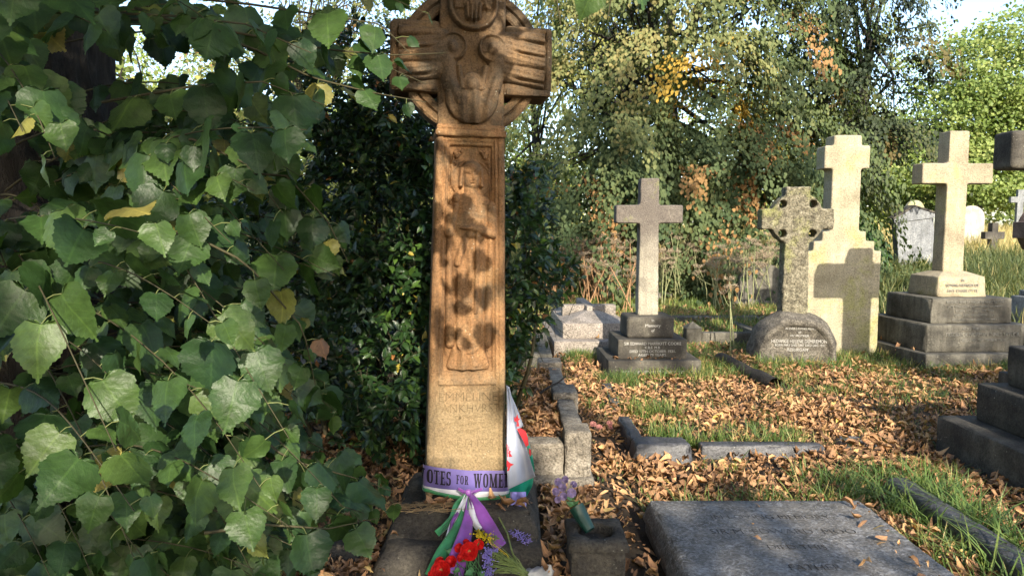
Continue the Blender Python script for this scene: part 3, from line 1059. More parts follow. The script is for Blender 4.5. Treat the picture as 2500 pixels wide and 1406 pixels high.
def ring_cross(parent, mat, zc, hw_stem, hw_arm, arm_h, top, z0, ro, hole, depth, name='ring_cross', stem0=None):
    """cross with a solid ring pierced by four round holes"""
    bm = bmesh.new()
    pts = []
    s0 = stem0 or hw_stem
    ah = arm_h / 2
    # outline going round; ring arcs join stem and arms
    def arc(a0, a1, n=8):
        return [(ro * math.cos(a0 + (a1 - a0) * i / n), zc + ro * math.sin(a0 + (a1 - a0) * i / n)) for i in range(n + 1)]
    aA = math.asin(min(0.95, ah / ro))
    aS = math.acos(min(0.95, hw_stem / ro))
    pts += [(-s0, z0), (s0, z0)]
    pts += arc(-aS, -aA)
    pts += [(hw_arm, zc - ah), (hw_arm, zc + ah)]
    pts += arc(aA, aS)
    pts += [(hw_stem, top), (-hw_stem, top)]
    pts += arc(math.pi - aS, math.pi - aA)
    pts += [(-hw_arm, zc + ah), (-hw_arm, zc - ah)]
    pts += arc(math.pi + aA, math.pi + aS)
    edges = []
    vs = [bm.verts.new((x, 0, z)) for x, z in pts]
    for i in range(len(vs)):
        edges.append(bm.edges.new((vs[i], vs[(i + 1) % len(vs)])))
    hr, hd = hole
    for sx in (-1, 1):
        for sz in (-1, 1):
            cx, cz = sx * hd, zc + sz * hd
            hv = [bm.verts.new((cx + hr * math.cos(2 * math.pi * k / 14), 0, cz + hr * math.sin(2 * math.pi * k / 14))) for k in range(14)]
            for k in range(14):
                edges.append(bm.edges.new((hv[k], hv[(k + 1) % 14])))
    res = bmesh.ops.triangle_fill(bm, use_beauty=True, use_dissolve=False, edges=edges)
    faces = [x for x in res['geom'] if isinstance(x, bmesh.types.BMFace)]
    ex = bmesh.ops.extrude_face_region(bm, geom=faces)
    for v in [x for x in ex['geom'] if isinstance(x, bmesh.types.BMVert)]:
        v.co.y = depth
    for v in bm.verts:
        v.co.y -= depth / 2
    bmesh.ops.recalc_face_normals(bm, faces=bm.faces[:])
    sharp = [e for e in bm.edges if len(e.link_faces) == 2 and e.calc_face_angle() > 0.9]
    bmesh.ops.bevel(bm, geom=sharp, offset=0.012, segments=2, affect='EDGES', profile=0.6)
    return bm_obj(name, bm, mat, parent, False)


ring_cross(h_, M['mossy'], 1.69, 0.138, 0.41, 0.235, 2.06, 0.50, 0.305, (0.048, 0.17), 0.21, 'cross', 0.15)
worn(h_.children[-1], 0.013, 0.03, 0.05)
for s, size, z, sx, x in [('IN EVER LOVING MEMORY', 0.036, 0.415, 0.9, 0.05), ('OF', 0.03, 0.375, 1, 0.02), ('MY MOTHER', 0.034, 0.333, 1.1, 0.02), ('HEDWIGE HELENE DEMIREMONT', 0.055, 0.262, 0.80, 0.03),
                          ('BORN MAY 2ND 1861 DIED DEC 1931', 0.038, 0.222, 0.9, 0.03)]:
    text('lettering', s, size, (x, -0.2315, z), M['lead'], h_, sx=sx, ext=0.002)
text('lettering', 'RESURGAM', 0.05, (0.0, -0.2315, 0.165), M['lead'], h_, sx=0.95, ext=0.002, shear=0.2)

# ================================================================== PALE STEPPED CROSS
p_ = empty('stepped_pale_cross', (4.07, 8.82, -0.05), R(-1))
tag(p_, 'tall pale yellowish cross with stepped shoulders, another cross shadowing its face', 'memorial cross')
po = [(-0.455, 0.0), (0.455, 0.0), (0.455, 1.335), (0.37, 1.335), (0.37, 1.455), (0.265, 1.455), (0.265, 1.575), (0.178, 1.575), (0.172, 2.335), (0.272, 2.335), (0.272, 2.61), (0.168, 2.61), (0.165, 2.735)]
po += [(-x, z) for x, z in po[:1:-1]]
worn(prism('cross', M['pale'], p_, po, -0.13, 0.13, 0.008), 0.015, 0.008)
rblock('foot_stone', M['pale'], p_, (-0.60, 0.58, -0.22, 0.3), (-0.58, 0.56, -0.2, 0.28), -0.1, 0.06, 0.02, 0.08, 0.004, 0.01, 55)

# ================================================================== BUFF CROSS ON FOUR STEPS
t_ = empty('buff_cross_memorial', (5.24, 8.52, 0), R(3.0))
tag(t_, 'tall buff limestone cross on stepped lettered base, between pale cross and dark steps', 'memorial cross')
rblock('bottom_step', M['grey_step'], t_, (-0.70, 0.72, -0.70, 0.70), None, -0.1, 0.165, 0.012, 0.08, 0.003, 0.012, 61)
rblock('lower_step', M['grey_step'], t_, (-0.60, 0.62, -0.575, 0.575), (-0.595, 0.615, -0.57, 0.57), 0.163, 0.475, 0.014, 0.08, 0.003, 0.012, 62)
rblock('middle_step', M['grey_step'], t_, (-0.475, 0.49, -0.45, 0.45), (-0.47, 0.485, -0.445, 0.445), 0.473, 0.765, 0.014, 0.08, 0.003, 0.01, 63)
rblock('cross_socket', M['limestone'], t_, (-0.30, 0.29, -0.285, 0.285), (-0.285, 0.275, -0.27, 0.27), 0.763, 1.0, 0.01, 0.06, 0.003, 0.008, 64)
rblock('socket_slope', M['limestone'], t_, (-0.284, 0.274, -0.268, 0.268), (-0.14, 0.14, -0.12, 0.12), 0.997, 1.055, 0.006, 0.06, 0.002, 0.004, 65)
worn(prism('cross', M['limestone'], t_, cross_outline(0.118, 0.43, 2.085, 2.325, 1.05, 2.70, 0.13), -0.105, 0.105, 0.006), 0.013, 0.008)
for s, size, z, sx in [('IN', 0.04, 0.945, 1), ('LOVING MEMORY OF', 0.046, 0.885, 0.9), ('AMY CHARLOTTE', 0.046, 0.82, 1)]:
    text('lettering', s, size, (0.0, -0.2845, z), M['dim_lead'], t_, sx=sx, ext=0.004)
for s, size, z, sx in [('BELOVED WIFE OF MAJOR F.J. INNES TAYLOR', 0.042, 0.705, 0.80), ('LATE 10TH FOOT LINCOLNSHIRE REGIMENT', 0.036, 0.655, 0.9), ('BORN 16TH AUGUST 1865', 0.038, 0.605, 1), ('DIED 14TH NOVEMBER 1911', 0.038, 0.555, 1), ('SADLY MISSED BY HER HUSBAND AND FAMILY', 0.03, 0.51, 0.85)]:
    text('lettering', s, size, (0.04, -0.4525, z), M['dim_lead'], t_, sx=sx, ext=0.003)
for s, size, z, sx in [('ALSO THE ABOVE NAMED', 0.042, 0.415, 1), ('FREDERICK NORMAN INNES TAYLOR.', 0.058, 0.345, 0.88), ('DIED 2ND SEPTEMBER 1928', 0.044, 0.285, 1)]:
    text('lettering', s, size, (0.06, -0.5775, z), M['dim_lead'], t_, sx=sx, ext=0.003)

# ================================================================== DARK CROSS WHOSE ARM ENTERS AT THE RIGHT EDGE
d_ = empty('dark_cross_memorial', (4.74, 6.18, 0), R(0))
tag(d_, 'dark soot-blackened cross, only its rounded arm end showing at the edge', 'memorial cross')
prism('cross', M['dark_step'], d_, cross_outline(0.15, 0.52, 2.06, 2.385, 0.45, 2.57, 0.16), -0.13, 0.13, 0.035, True)
worn(d_.children[-1], 0.016, 0.01)
rblock('base_block', M['dark_step'], d_, (-0.08, 0.5, -0.35, 0.35), None, 0.2, 0.46, 0.015, 0.08, 0.003, 0.01, 70)
rblock('base_step', M['dark_step'], d_, (-0.1, 0.65, -0.5, 0.5), None, -0.1, 0.205, 0.015, 0.08, 0.003, 0.01, 71)

# ================================================================== BLACK STEPS AT THE RIGHT EDGE
e_ = empty('black_stepped_base', (0, 0, 0))
tag(e_, 'three black stone steps of a monument cut off by the picture edge', 'memorial base')
rblock('bottom_step', M['dark_step'], e_, (2.93, 4.4, 3.1, 4.80), None, -0.1, 0.275, 0.012, 0.09, 0.003, 0.012, 81)
rblock('middle_step', M['dark_step'], e_, (3.13, 4.2, 3.3, 4.70), None, 0.272, 0.525, 0.012, 0.09, 0.003, 0.012, 82)
rblock('top_step', M['dark_step'], e_, (3.27, 4.06, 3.5, 4.63), None, 0.522, 0.79, 0.02, 0.09, 0.003, 0.012, 83)

# ================================================================== BROWN RING CROSS AT THE RIGHT EDGE
b_ = empty('brown_ring_cross', (7.22, 9.6, 0.02), R(6))
tag(b_, 'brown granite ring cross on pale pedestal at the far edge of the frame', 'memorial cross')
rblock('pedestal', M['marble_grey'], b_, (-0.36, 0.36, -0.3, 0.3), (-0.26, 0.26, -0.24, 0.24), 0.0, 0.62, 0.015, 0.08, 0.003, 0.01, 91)
rblock('pedestal_top', M['marble_grey'], b_, (-0.2, 0.2, -0.18, 0.18), None, 0.618, 0.70, 0.012, 0.08, 0.003, 0.01, 92)
ring_cross(b_, M['brown_ring'], 1.52, 0.12, 0.40, 0.22, 1.95, 0.69, 0.345, (0.07, 0.19), 0.24, 'cross', 0.14)

# ================================================================== GRANITE TOMB WITH A RAISED CROSS
k_ = empty('granite_coped_tomb', (0.97, 9.62, 0.0), R(2))
tag(k_, 'low speckled granite tomb with a raised stone cross along its hipped top', 'tomb')
rblock('tomb_plinth', M['granite_pink'], k_, (-0.50, 0.62, -1.05, 1.1), (-0.49, 0.61, -1.04, 1.09), -0.1, 0.185, 0.01, 0.1, 0.003, 0.008, 101)


def hip(W):
    return W


rblock('tomb_body', M['granite_pink'], k_, (-0.36, 0.48, -0.80, 0.9), None, 0.183, 0.375, 0.006, 0.1, 0.002, 0.004, 102)
bm = bmesh.new()
bp_ = [(-0.355, -0.795), (0.475, -0.795), (0.475, 0.895), (-0.355, 0.895)]
lo = [bm.verts.new((x, y, 0.374)) for x, y in bp_]
r1, r2 = bm.verts.new((0.06, -0.30, 0.505)), bm.verts.new((0.06, 0.50, 0.505))
for f in ((lo[0], lo[1], r1), (lo[1], lo[2], r2, r1), (lo[2], lo[3], r2), (lo[3], lo[0], r1, r2)):
    bm.faces.new(f)
bm.faces.new(lo[::-1])
bm_obj('tomb_hip', bm, M['granite_pink'], k_)
rblock('raised_cross_stem', M['granite_pink'], k_, (0.0, 0.12, -0.36, 0.80), None, 0.42, 0.545, 0.006, 0.1, 0.002, 0.004, 103)
rblock('raised_cross_arm', M['granite_pink'], k_, (-0.30, 0.0, -0.16, 0.0), None, 0.38, 0.538, 0.006, 0.1, 0.002, 0.004, 104)
rblock('raised_cross_arm', M['granite_pink'], k_, (0.12, 0.42, -0.16, 0.0), None, 0.38, 0.538, 0.006, 0.1, 0.002, 0.004, 105)

# ================================================================== KERBED GRAVE BESIDE THE FLAG
kg = empty('granite_kerb_grave', (0, 0, 0))
tag(kg, 'rough granite kerb round a leaf-filled grave behind the flag', 'grave kerb')
rblock('corner_post', M['granite'], kg, (0.315, 0.475, 4.14, 4.36), None, 0.06, 0.345, 0.014, 0.03, 0.006, 0.014, 111)
rblock('front_kerb', M['granite'], kg, (-0.42, 0.312, 4.17, 4.33), None, 0.06, 0.265, 0.012, 0.03, 0.008, 0.014, 112)
rblock('footing', M['granite'], kg, (-0.45, 0.49, 4.09, 4.40), None, -0.1, 0.075, 0.012, 0.05, 0.005, 0.012, 113)
rblock('side_kerb', M['granite'], kg, (0.335, 0.465, 4.362, 5.28), None, -0.1, 0.27, 0.01, 0.04, 0.006, 0.012, 114)
rblock('kerb_block', M['granite'], kg, (0.31, 0.50, 5.284, 5.60), None, -0.1, 0.315, 0.012, 0.04, 0.005, 0.012, 115)
rblock('side_kerb', M['granite'], kg, (0.335, 0.455, 5.604, 6.60), None, -0.1, 0.255, 0.01, 0.04, 0.006, 0.012, 116)
rblock('kerb_block', M['granite'], kg, (0.25, 0.47, 6.604, 6.86), None, -0.1, 0.30, 0.012, 0.04, 0.005, 0.012, 117)
rblock('side_kerb', M['granite'], kg, (-0.45, -0.32, 4.36, 6.6), None, -0.1, 0.25, 0.01, 0.08, 0.006, 0.012, 118)
rblock('back_kerb', M['granite'], kg, (-0.45, 0.245, 6.66, 6.80), None, -0.1, 0.22, 0.01, 0.06, 0.006, 0.012, 119)

bk_ = empty('grey_low_kerb', (0, 0, 0))
tag(bk_, 'plain low grey kerb in the grass behind the leaf-filled grave', 'grave kerb')
rblock('front_kerb', M['grey_step'], bk_, (-0.7, 0.44, 7.62, 7.78), None, -0.1, 0.20, 0.012, 0.06, 0.005, 0.012, 121)
rblock('side_kerb', M['grey_step'], bk_, (0.31, 0.44, 7.785, 9.3), None, -0.1, 0.20, 0.012, 0.06, 0.005, 0.012, 122)

# ================================================================== BLACK MARBLE KERB
mk = empty('black_marble_kerb', (0, 0, 0))
tag(mk, 'broken black marble kerb sunk among leaves in front of the grey cross', 'grave kerb')
rblock('side_kerb', M['black_marble'], mk, (0.79, 0.93, 4.84, 5.45), (0.83, 0.92, 4.84, 5.42), -0.1, 0.105, 0.02, 0.04, 0.006, 0.02, 131)
rblock('corner_kerb', M['black_marble'], mk, (0.79, 1.22, 4.58, 4.83), (0.83, 1.20, 4.64, 4.82), -0.1, 0.12, 0.025, 0.04, 0.008, 0.025, 132)
rblock('front_kerb', M['black_marble'], mk, (1.29, 2.16, 4.72, 4.86), (1.30, 2.15, 4.75, 4.85), -0.1, 0.075, 0.015, 0.05, 0.006, 0.02, 133)
rblock('side_kerb', M['black_marble'], mk, (0.80, 0.95, 5.95, 6.25), (0.84, 0.93, 5.97, 6.23), -0.1, 0.075, 0.02, 0.05, 0.008, 0.02, 134)
rblock('side_kerb', M['black_marble'], mk, (0.83, 1.0, 6.5, 6.75), (0.86, 0.97, 6.52, 6.73), -0.1, 0.075, 0.02, 0.05, 0.008, 0.02, 135)
sk = rblock('sunk_stone', M['slate'], None, (2.33, 2.62, 4.86, 5.1), (2.37, 2.58, 4.9, 5.06), -0.1, 0.05, 0.03, 0.04, 0.01, 0.02, 136)
tag(sk, 'small flat grey stone sunk in leaves right of the marble kerb', 'stone')

# ================================================================== DARK LEDGER SLAB
ls = empty('dark_ledger_slab', (0, 0, 0), 0)
tag(ls, 'large dark slate ledger slab with worn lettering lying in the foreground', 'ledger stone')
rblock('slab', M['slate'], ls, (0.685, 1.855, 2.2, 3.64), (0.72, 1.82, 2.2, 3.605), 0.03, 0.14, 0.012, 0.05, 0.003, 0.014, 141)
rblock('footing', M['slate'], ls, (0.70, 1.84, 2.2, 3.62), None, -0.1, 0.032, 0.01, 0.1, 0.003, 0.01, 142)
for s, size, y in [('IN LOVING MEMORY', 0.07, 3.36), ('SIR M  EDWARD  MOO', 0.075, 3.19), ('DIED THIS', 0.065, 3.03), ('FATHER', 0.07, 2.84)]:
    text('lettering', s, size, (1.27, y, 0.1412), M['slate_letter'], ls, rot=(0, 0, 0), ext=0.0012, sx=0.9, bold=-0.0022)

# ================================================================== ROUNDED KERB, FALLEN COLUMN, SMALL POSTS
rk = rblock('rounded_kerb', M['black_marble'], None, (2.13, 2.29, 2.2, 3.98), (2.145, 2.275, 2.2, 3.97), -0.1, 0.14, 0.055, 0.05, 0.004, 0.008, 151)
tag(rk, 'long dark round-topped kerb overhung by grass beside the ledger slab', 'grave kerb')

a = Acc()
pts = [(2.38 + 0.20 * t, 8.0 - 1.15 * t, 0.075 - 0.05 * t + 0.006 * math.sin(9 * t)) for t in np.linspace(0, 1, 12)]
a.tube(pts, [0.075 + 0.006 * math.sin(i * 1.7) for i in range(12)], 12)
a.add([(2.38 + 0.075 * math.cos(k * math.pi / 6), 8.005, 0.075 + 0.075 * math.sin(k * math.pi / 6)) for k in range(12)], [tuple(range(12))])
fc = a.build('fallen_column', M['plinth'], None)
tag(fc, 'fallen dark round stone shaft lying in grass before the boulder', 'fallen column')

pk = empty('low_post_kerb', (2.55, 9.35, 0.05))
tag(pk, 'low grey kerb with small pointed corner posts between the two lettered crosses', 'grave kerb')


def post(x, y):
    rblock('post', M['grey_step'], pk, (x - 0.1, x + 0.1, y - 0.1, y + 0.1), None, -0.1, 0.20, 0.01, 0.06, 0.003, 0.008, x)
    bm = bmesh.new()
    vs = [bm.verts.new((x + a_ * 0.11, y + b2 * 0.11, 0.198)) for a_, b2 in ((-1, -1), (1, -1), (1, 1), (-1, 1))]
    tp = bm.verts.new((x, y, 0.285))
    for i in range(4):
        bm.faces.new((vs[i], vs[(i + 1) % 4], tp))
    bm.faces.new(vs[::-1])
    bm_obj('post_cap', bm, M['grey_step'], pk)


post(-0.15, 0)
post(0.82, 0)
rblock('kerb_bar', M['grey_step'], pk, (-0.045, 0.715, -0.07, 0.07), None, -0.1, 0.14, 0.01, 0.06, 0.003, 0.008, 161)
rblock('kerb_bar', M['grey_step'], pk, (0.76, 0.88, 0.105, 1.4), None, -0.1, 0.11, 0.01, 0.06, 0.003, 0.008, 162)

fs = rblock('flat_path_stone', M['grey_step'], None, (1.9, 4.6, 10.9, 11.2), (1.92, 4.58, 10.92, 11.18), 0.0, 0.20, 0.02, 0.1, 0.01, 0.02, 171)
tag(fs, 'long flat grey kerb stone crossing the sunny grass behind the crosses', 'kerb')
fs2 = rblock('flat_grave_slab', M['marble_grey'], None, (4.05, 4.75, 9.4, 10.4), None, 0.0, 0.23, 0.015, 0.1, 0.004, 0.01, 172)
tag(fs2, 'pale flat slab behind the foot of the pale stepped cross', 'ledger stone')
fs3 = rblock('mossy_kerb', M['grey_step'], None, (1.75, 2.85, 12.4, 12.65), None, 0.2, 0.43, 0.02, 0.1, 0.006, 0.02, 173)
tag(fs3, 'short mossy kerb at the edge of the dry stalks behind the grey cross', 'kerb')

# ================================================================== LEANING AND FAR HEADSTONES
lh = empty('leaning_headstone', (8.35, 14.6, float(gz(8.35, 14.6)) - 0.05), R(4), R(-7))
tag(lh, 'leaning grey marble headstone with a pointed top among long grass', 'headstone')
prism('slab', M['marble_grey'], lh, [(-0.40, 0), (0.40, 0), (0.40, 1.2), (0.0, 1.2), (-0.40, 1.2)], -0.08, 0.08, 0.008)
prism('gable', M['marble_grey'], lh, [(-0.45, 1.203), (0.45, 1.203), (0.45, 1.27), (0.0, 1.47), (-0.45, 1.27)], -0.11, 0.10, 0.01)
prism('coping', M['dark_step'], lh, [(-0.47, 1.272), (0.0, 1.474), (0.47, 1.272), (0.47, 1.31), (0.0, 1.515), (-0.47, 1.31)], -0.12, 0.11, 0.004)


def round_stone(name, label, x, y, w, h, mat, lean=0.0, rz=0.0, depth=0.14):
    o = empty(name, (x, y, float(gz(x, y)) - 0.05), rz, lean)
    tag(o, label, 'headstone')
    hw = w / 2
    pts = [(-hw, 0), (hw, 0), (hw, h - hw)] + [(hw * math.cos(a_), h - hw + hw * math.sin(a_)) for a_ in np.linspace(0.15, math.pi - 0.15, 12)] + [(-hw, h - hw)]
    prism('slab', mat, o, pts, -depth / 2, depth / 2, 0.012)
    rblock('foot', mat, o, (-hw - 0.1, hw + 0.1, -depth, depth), None, -0.1, 0.12, 0.01, 0.1, 0.003, 0.006)
    return o


def small_cross(name, label, x, y, h, mat, s=1.0, rz=0.0, lean=0.0):
    o = empty(name, (x, y, float(gz(x, y)) - 0.05), rz, lean)
    tag(o, label, 'memorial cross')
    prism('cross', mat, o, cross_outline(0.09 * s, 0.3 * s, h - 0.42 * s, h - 0.23 * s, 0.2, h, 0.1 * s), -0.07 * s, 0.07 * s, 0.01)
    rblock('foot', mat, o, (-0.24 * s, 0.24 * s, -0.2 * s, 0.2 * s), None, -0.05, 0.22, 0.01, 0.1, 0.003, 0.006)
    return o


round_stone('white_headstone', 'white rounded headstone in dry grass right of the buff cross', 14.5, 22.5, 0.8, 1.3, M['marble_white'])
round_stone('pale_headstone', 'pale rounded headstone top showing above the leaning grey headstone', 13.55, 24.0, 0.6, 1.42, M['pale'])
small_cross('dark_small_cross', 'small dark cross standing low in the dry grass', 12.45, 18.4, 0.98, M['dark_step'], 1.0, R(12))
small_cross('grey_far_cross', 'grey cross on a dark post far off in dry grass', 18.5, 26.0, 1.75, M['marble_grey'], 1.1, R(-8))
round_stone('mottled_headstone', 'grey mottled headstone behind dry stalks left of the ring cross', 4.25, 12.1, 0.85, 0.75, M['grey_step'], R(3))
round_stone('hidden_headstone', 'weathered grey headstone half hidden in stalks behind the granite tomb', 1.7, 12.6, 0.55, 0.75, M['grey_step'], R(-4))

# ================================================================== TREES AND SHRUBS
def individual(name, meshes, pick, pos, rot, scale, parent):
    """single leaves as objects sharing a few meshes"""
    for i in range(len(pos)):
        o = bpy.data.objects.new(name, meshes[pick[i]])
        COL.objects.link(o)
        o.parent = parent
        m = Matrix(rot[i].tolist()).to_4x4() @ Matrix.Diagonal((scale[i], scale[i], scale[i], 1))
        m.translation = Vector(pos[i])
        o.matrix_local = m


def inside(poly, x, y):
    c = np.zeros(np.shape(x), bool)
    j = len(poly) - 1
    for i in range(len(poly)):
        xi, yi = poly[i]
        xj, yj = poly[j]
        t = ((yi > y) != (yj > y)) & (x < (xj - xi) * (y - yi) / (yj - yi + 1e-9) + xi)
        c ^= t
        j = i
    return c


# ---- the lime tree at the left
lime = empty('lime_tree', (-2.17, 2.95, 0))
tag(lime, 'old lime tree trunk covered in large heart-shaped green leaves', 'tree')
LX, LY = -2.17, 2.95
nA, nZ = 130, 210
V = np.zeros((nZ, nA, 3))
for j in range(nZ):
    z = -0.15 + 6.6 * (j / (nZ - 1)) ** 1.3
    rb = 0.47 + 0.28 * math.exp(-max(z, 0) / 0.35) - 0.02 * z
    for i in range(nA):
        a_ = 2 * math.pi * i / nA
        cx, cy = math.cos(a_), math.sin(a_)
        n1 = mnoise.noise((cx * 1.3, cy * 1.3, z * 0.9))
        rg = abs(mnoise.noise((cx * 7 + n1, cy * 7, z * 1.1)))
        n3 = fbm(cx * 14, cy * 14, z * 6, 2)
        bur = max(0, mnoise.noise((cx * 2.2, cy * 2.2, z * 2.3 + 4)))
        r_ = rb + 0.06 * n1 + 0.055 * rg + 0.018 * n3 + 0.16 * bur * math.exp(-((z - 0.9) / 1.0) ** 2)
        V[j, i] = (cx * r_, cy * r_, z)
ii = np.arange(nA * nZ).reshape(nZ, nA)
jj = np.roll(ii, -1, 1)
F = np.stack([ii[:-1], jj[:-1], jj[1:], ii[1:]], -1).reshape(-1, 4)
link_mesh('trunk', fast_mesh('trunk', V.reshape(-1, 3), F), lime, M['bark'])

rs = np.random.default_rng(5)
region = [(-60, -80), (1000, -80), (1075, 60), (1100, 190), (1050, 300), (900, 262), (790, 330), (735, 470), (865, 570), (840, 690), (770, 740), (780, 900), (840, 960), (860, 1080), (965, 1150), (985, 1230), (930, 1320), (800, 1320), (770, 1460), (-60, 1460)]
bare = [[(20, 800), (230, 800), (240, 1040), (60, 1040), (0, 930)], [(0, 470), (60, 470), (60, 560), (0, 600)], [(240, 110), (300, 110), (300, 170), (240, 170)], [(560, 620), (780, 560), (760, 760), (600, 790)]]
tw = Acc()
gtw = Acc()
pet = Acc()
LP, LA, LN, LS = [], [], [], []


def leafy_twig(path, spacing, s0, s1, check=True, thick=0.006, droop=0.7, acc=None, face=(0.1, -0.75, 0.6)):
    path = np.asarray(path)
    seg = np.linalg.norm(np.diff(path, axis=0), axis=1)
    cum = np.concatenate([[0], np.cumsum(seg)])
    L = cum[-1]
    px_, py_, dp = proj(path)
    d = L * 0.22
    side = 1
    count0 = len(LP)
    while d < L:
        k = min(np.searchsorted(cum, d) - 1, len(path) - 2)
        f = (d - cum[k]) / seg[k]
        p = path[k] + f * (path[k + 1] - path[k])
        a = (path[k + 1] - path[k]) / seg[k]
        lat = np.cross(a, [0, -0.5, 0.85])
        lat /= np.linalg.norm(lat) + 1e-6
        pd = lat * side * 0.7 + a * 0.4 + np.array([0, -0.15, 0.15]) + rs.normal(0, 0.2, 3)
        pd /= np.linalg.norm(pd)
        plen = rs.uniform(0.025, 0.05)
        q_ = p + pd * plen
        ax = pd * 0.45 + a * 0.2 + np.array([0, -0.1, -droop]) + rs.normal(0, 0.22, 3)
        nn = np.array(face) + rs.normal(0, 0.6, 3) + lat * side * 0.35
        s = (s0 + (s1 - s0) * d / L) * rs.uniform(0.55, 1.35)
        if d > L * 0.9:
            s *= 0.75
        cen = q_ + ax / np.linalg.norm(ax) * s * 0.5
        x, y, dep = proj(cen)
        ok = True
        if check:
            ok = bool(inside(region, x, y)) and dep > 1.15
            for b in bare:
                if inside(b, x, y) and rs.random() < 0.85:
                    ok = False
        if not check and 965 < x < 1300 and y > -40 and y < 330 and rs.random() < 0.7:
            ok = False
        if ok:
            pet.tube([p, (p + q_) / 2 + np.array([0, 0, 0.004]), q_], [0.0016, 0.0013, 0.0013], 4)
            LP.append(q_)
            LA.append(ax)
            LN.append(nn)
            LS.append(s)
        side = -side
        d += spacing * rs.uniform(0.8, 1.25)
    if len(LP) - count0 > L * 4:
        (acc or tw).tube(path, np.linspace(thick * 0.75, 0.0012, len(path)), 5)


def arc_path(s, d, L, rise, drop, n=12):
    d = np.asarray(d, float)
    d /= np.linalg.norm(d)
    t = np.linspace(0, 1, n)[:, None]
    w = rs.normal(0, 0.02, 3)
    return np.asarray(s) + d * L * t + np.array([0, 0, 1]) * (rise * t - drop * t * t) + w * np.sin(t * 5) * L * 0.6


for k in range(235):
    z0 = rs.uniform(0.0, 2.75) if k % 3 else rs.uniform(0.0, 1.1)
    ang = rs.uniform(-1.75, 0.15)
    rr = 0.5
    st = np.array([LX + rr * math.cos(ang), LY + rr * math.sin(ang), z0])
    dr = np.array([math.cos(ang * 0.75 - 0.1) + 0.35, math.sin(ang * 0.8) - 0.15, rs.uniform(-0.1, 0.35)])
    L = rs.uniform(0.5, 1.75)
    path = arc_path(st, dr, L, rs.uniform(0.0, 0.3) * L, rs.uniform(0.15, 0.6) * L)
    ex, ey, ed = proj(path[-1])
    # shorten until the tip stays in the tree's own outline and clear of the viewpoint
    while len(path) > 4 and (not inside(region, *proj(path[-1])[:2]) or proj(path[-1])[2] < 1.2):
        path = path[:-1]
    if len(path) > 4:
        leafy_twig(path, 0.08, 0.108, 0.092)
# long sprays reaching across to the carved cross
B = lambda *p: np.array([at(*q_) for q_ in p])


def smooth_path(p, n=16):
    p = np.asarray(p)
    t = np.linspace(0, len(p) - 1, n)
    return np.stack([np.interp(t, range(len(p)), p[:, c]) for c in range(3)], -1)


for p in ([(250, 40, 2.3), (520, 70, 2.25), (800, 122, 2.2), (960, 136, 2.15), (1090, 130, 2.1)], [(330, 20, 2.3), (620, 120, 2.2), (760, 190, 2.15), (900, 225, 2.1), (1040, 250, 2.05)],
          [(300, -20, 2.3), (600, 10, 2.3), (800, 40, 2.2), (930, 60, 2.15), (1000, 130, 2.15)], [(250, 250, 2.3), (480, 210, 2.1), (640, 200, 2.0), (800, 260, 2.0)],
          [(200, 30, 2.3), (420, 40, 2.1), (600, 60, 1.95), (760, 130, 1.9)], [(420, 960, 2.2), (560, 1000, 2.1), (700, 1120, 2.05), (880, 1170, 2.1), (960, 1200, 2.15)], [(500, 1300, 1.9), (650, 1280, 1.9), (800, 1290, 1.95), (920, 1265, 2.0)],
          [(240, 640, 2.2), (440, 560, 1.9), (600, 640, 1.85), (740, 800, 1.9), (770, 940, 1.95)], [(560, 420, 2.4), (700, 430, 2.3), (800, 540, 2.25), (850, 640, 2.25)], [(300, 380, 2.2), (470, 340, 1.9), (600, 400, 1.85), (690, 520, 1.9)]):
    leafy_twig(smooth_path(B(*p)), 0.075, 0.10, 0.085, False, 0.007, 0.85)
# overhead limb with sprays hanging above and before the viewpoint: some hang into the top of the view, others shade the shaft
limb = smooth_path([(-1.9, 2.6, 3.4), (-1.2, 1.8, 3.55), (-0.5, 1.3, 3.4), (0.1, 1.1, 3.2), (0.5, 1.2, 2.9)], 14)
tw.tube(limb, np.linspace(0.06, 0.012, 14), 8)
leafy_twig(smooth_path([(0.1, 1.15, 3.15), (0.2, 1.4, 2.7), (0.22, 1.5, 2.12), (0.20, 1.52, 1.99)]), 0.09, 0.10, 0.09, False)
leafy_twig(smooth_path([(0.05, 1.2, 3.1), (0.12, 1.4, 2.5), (0.08, 1.5, 2.1), (0.10, 1.5, 1.97)]), 0.085, 0.10, 0.085, False)
tmp = np.random.default_rng(3)
for (tx, ty) in [(1190, 640), (1128, 500), (1082, 815), (1132, 705), (1210, 490), (1070, 590), (1150, 560)]:
    T = at(tx, ty, 3.52)
    dd = tmp.uniform(2.5, 3.1)
    Pn = T + SUNV * dd
    LP.append(Pn + np.array([0, 0, 0.04]))
    LA.append(np.array([tmp.normal(0, 0.3), -0.1, -1.0]))
    LN.append(SUNV + tmp.normal(0, 0.18, 3))
    LS.append(tmp.uniform(0.085, 0.13))
    pet.tube([Pn + np.array([0, 0, 0.04]), Pn + np.array([-0.03, 0.02, 0.14]), limb[9] * 0.5 + (Pn + np.array([0, 0, 0.2])) * 0.5, limb[9]], [0.0012, 0.0015, 0.002, 0.003], 4)

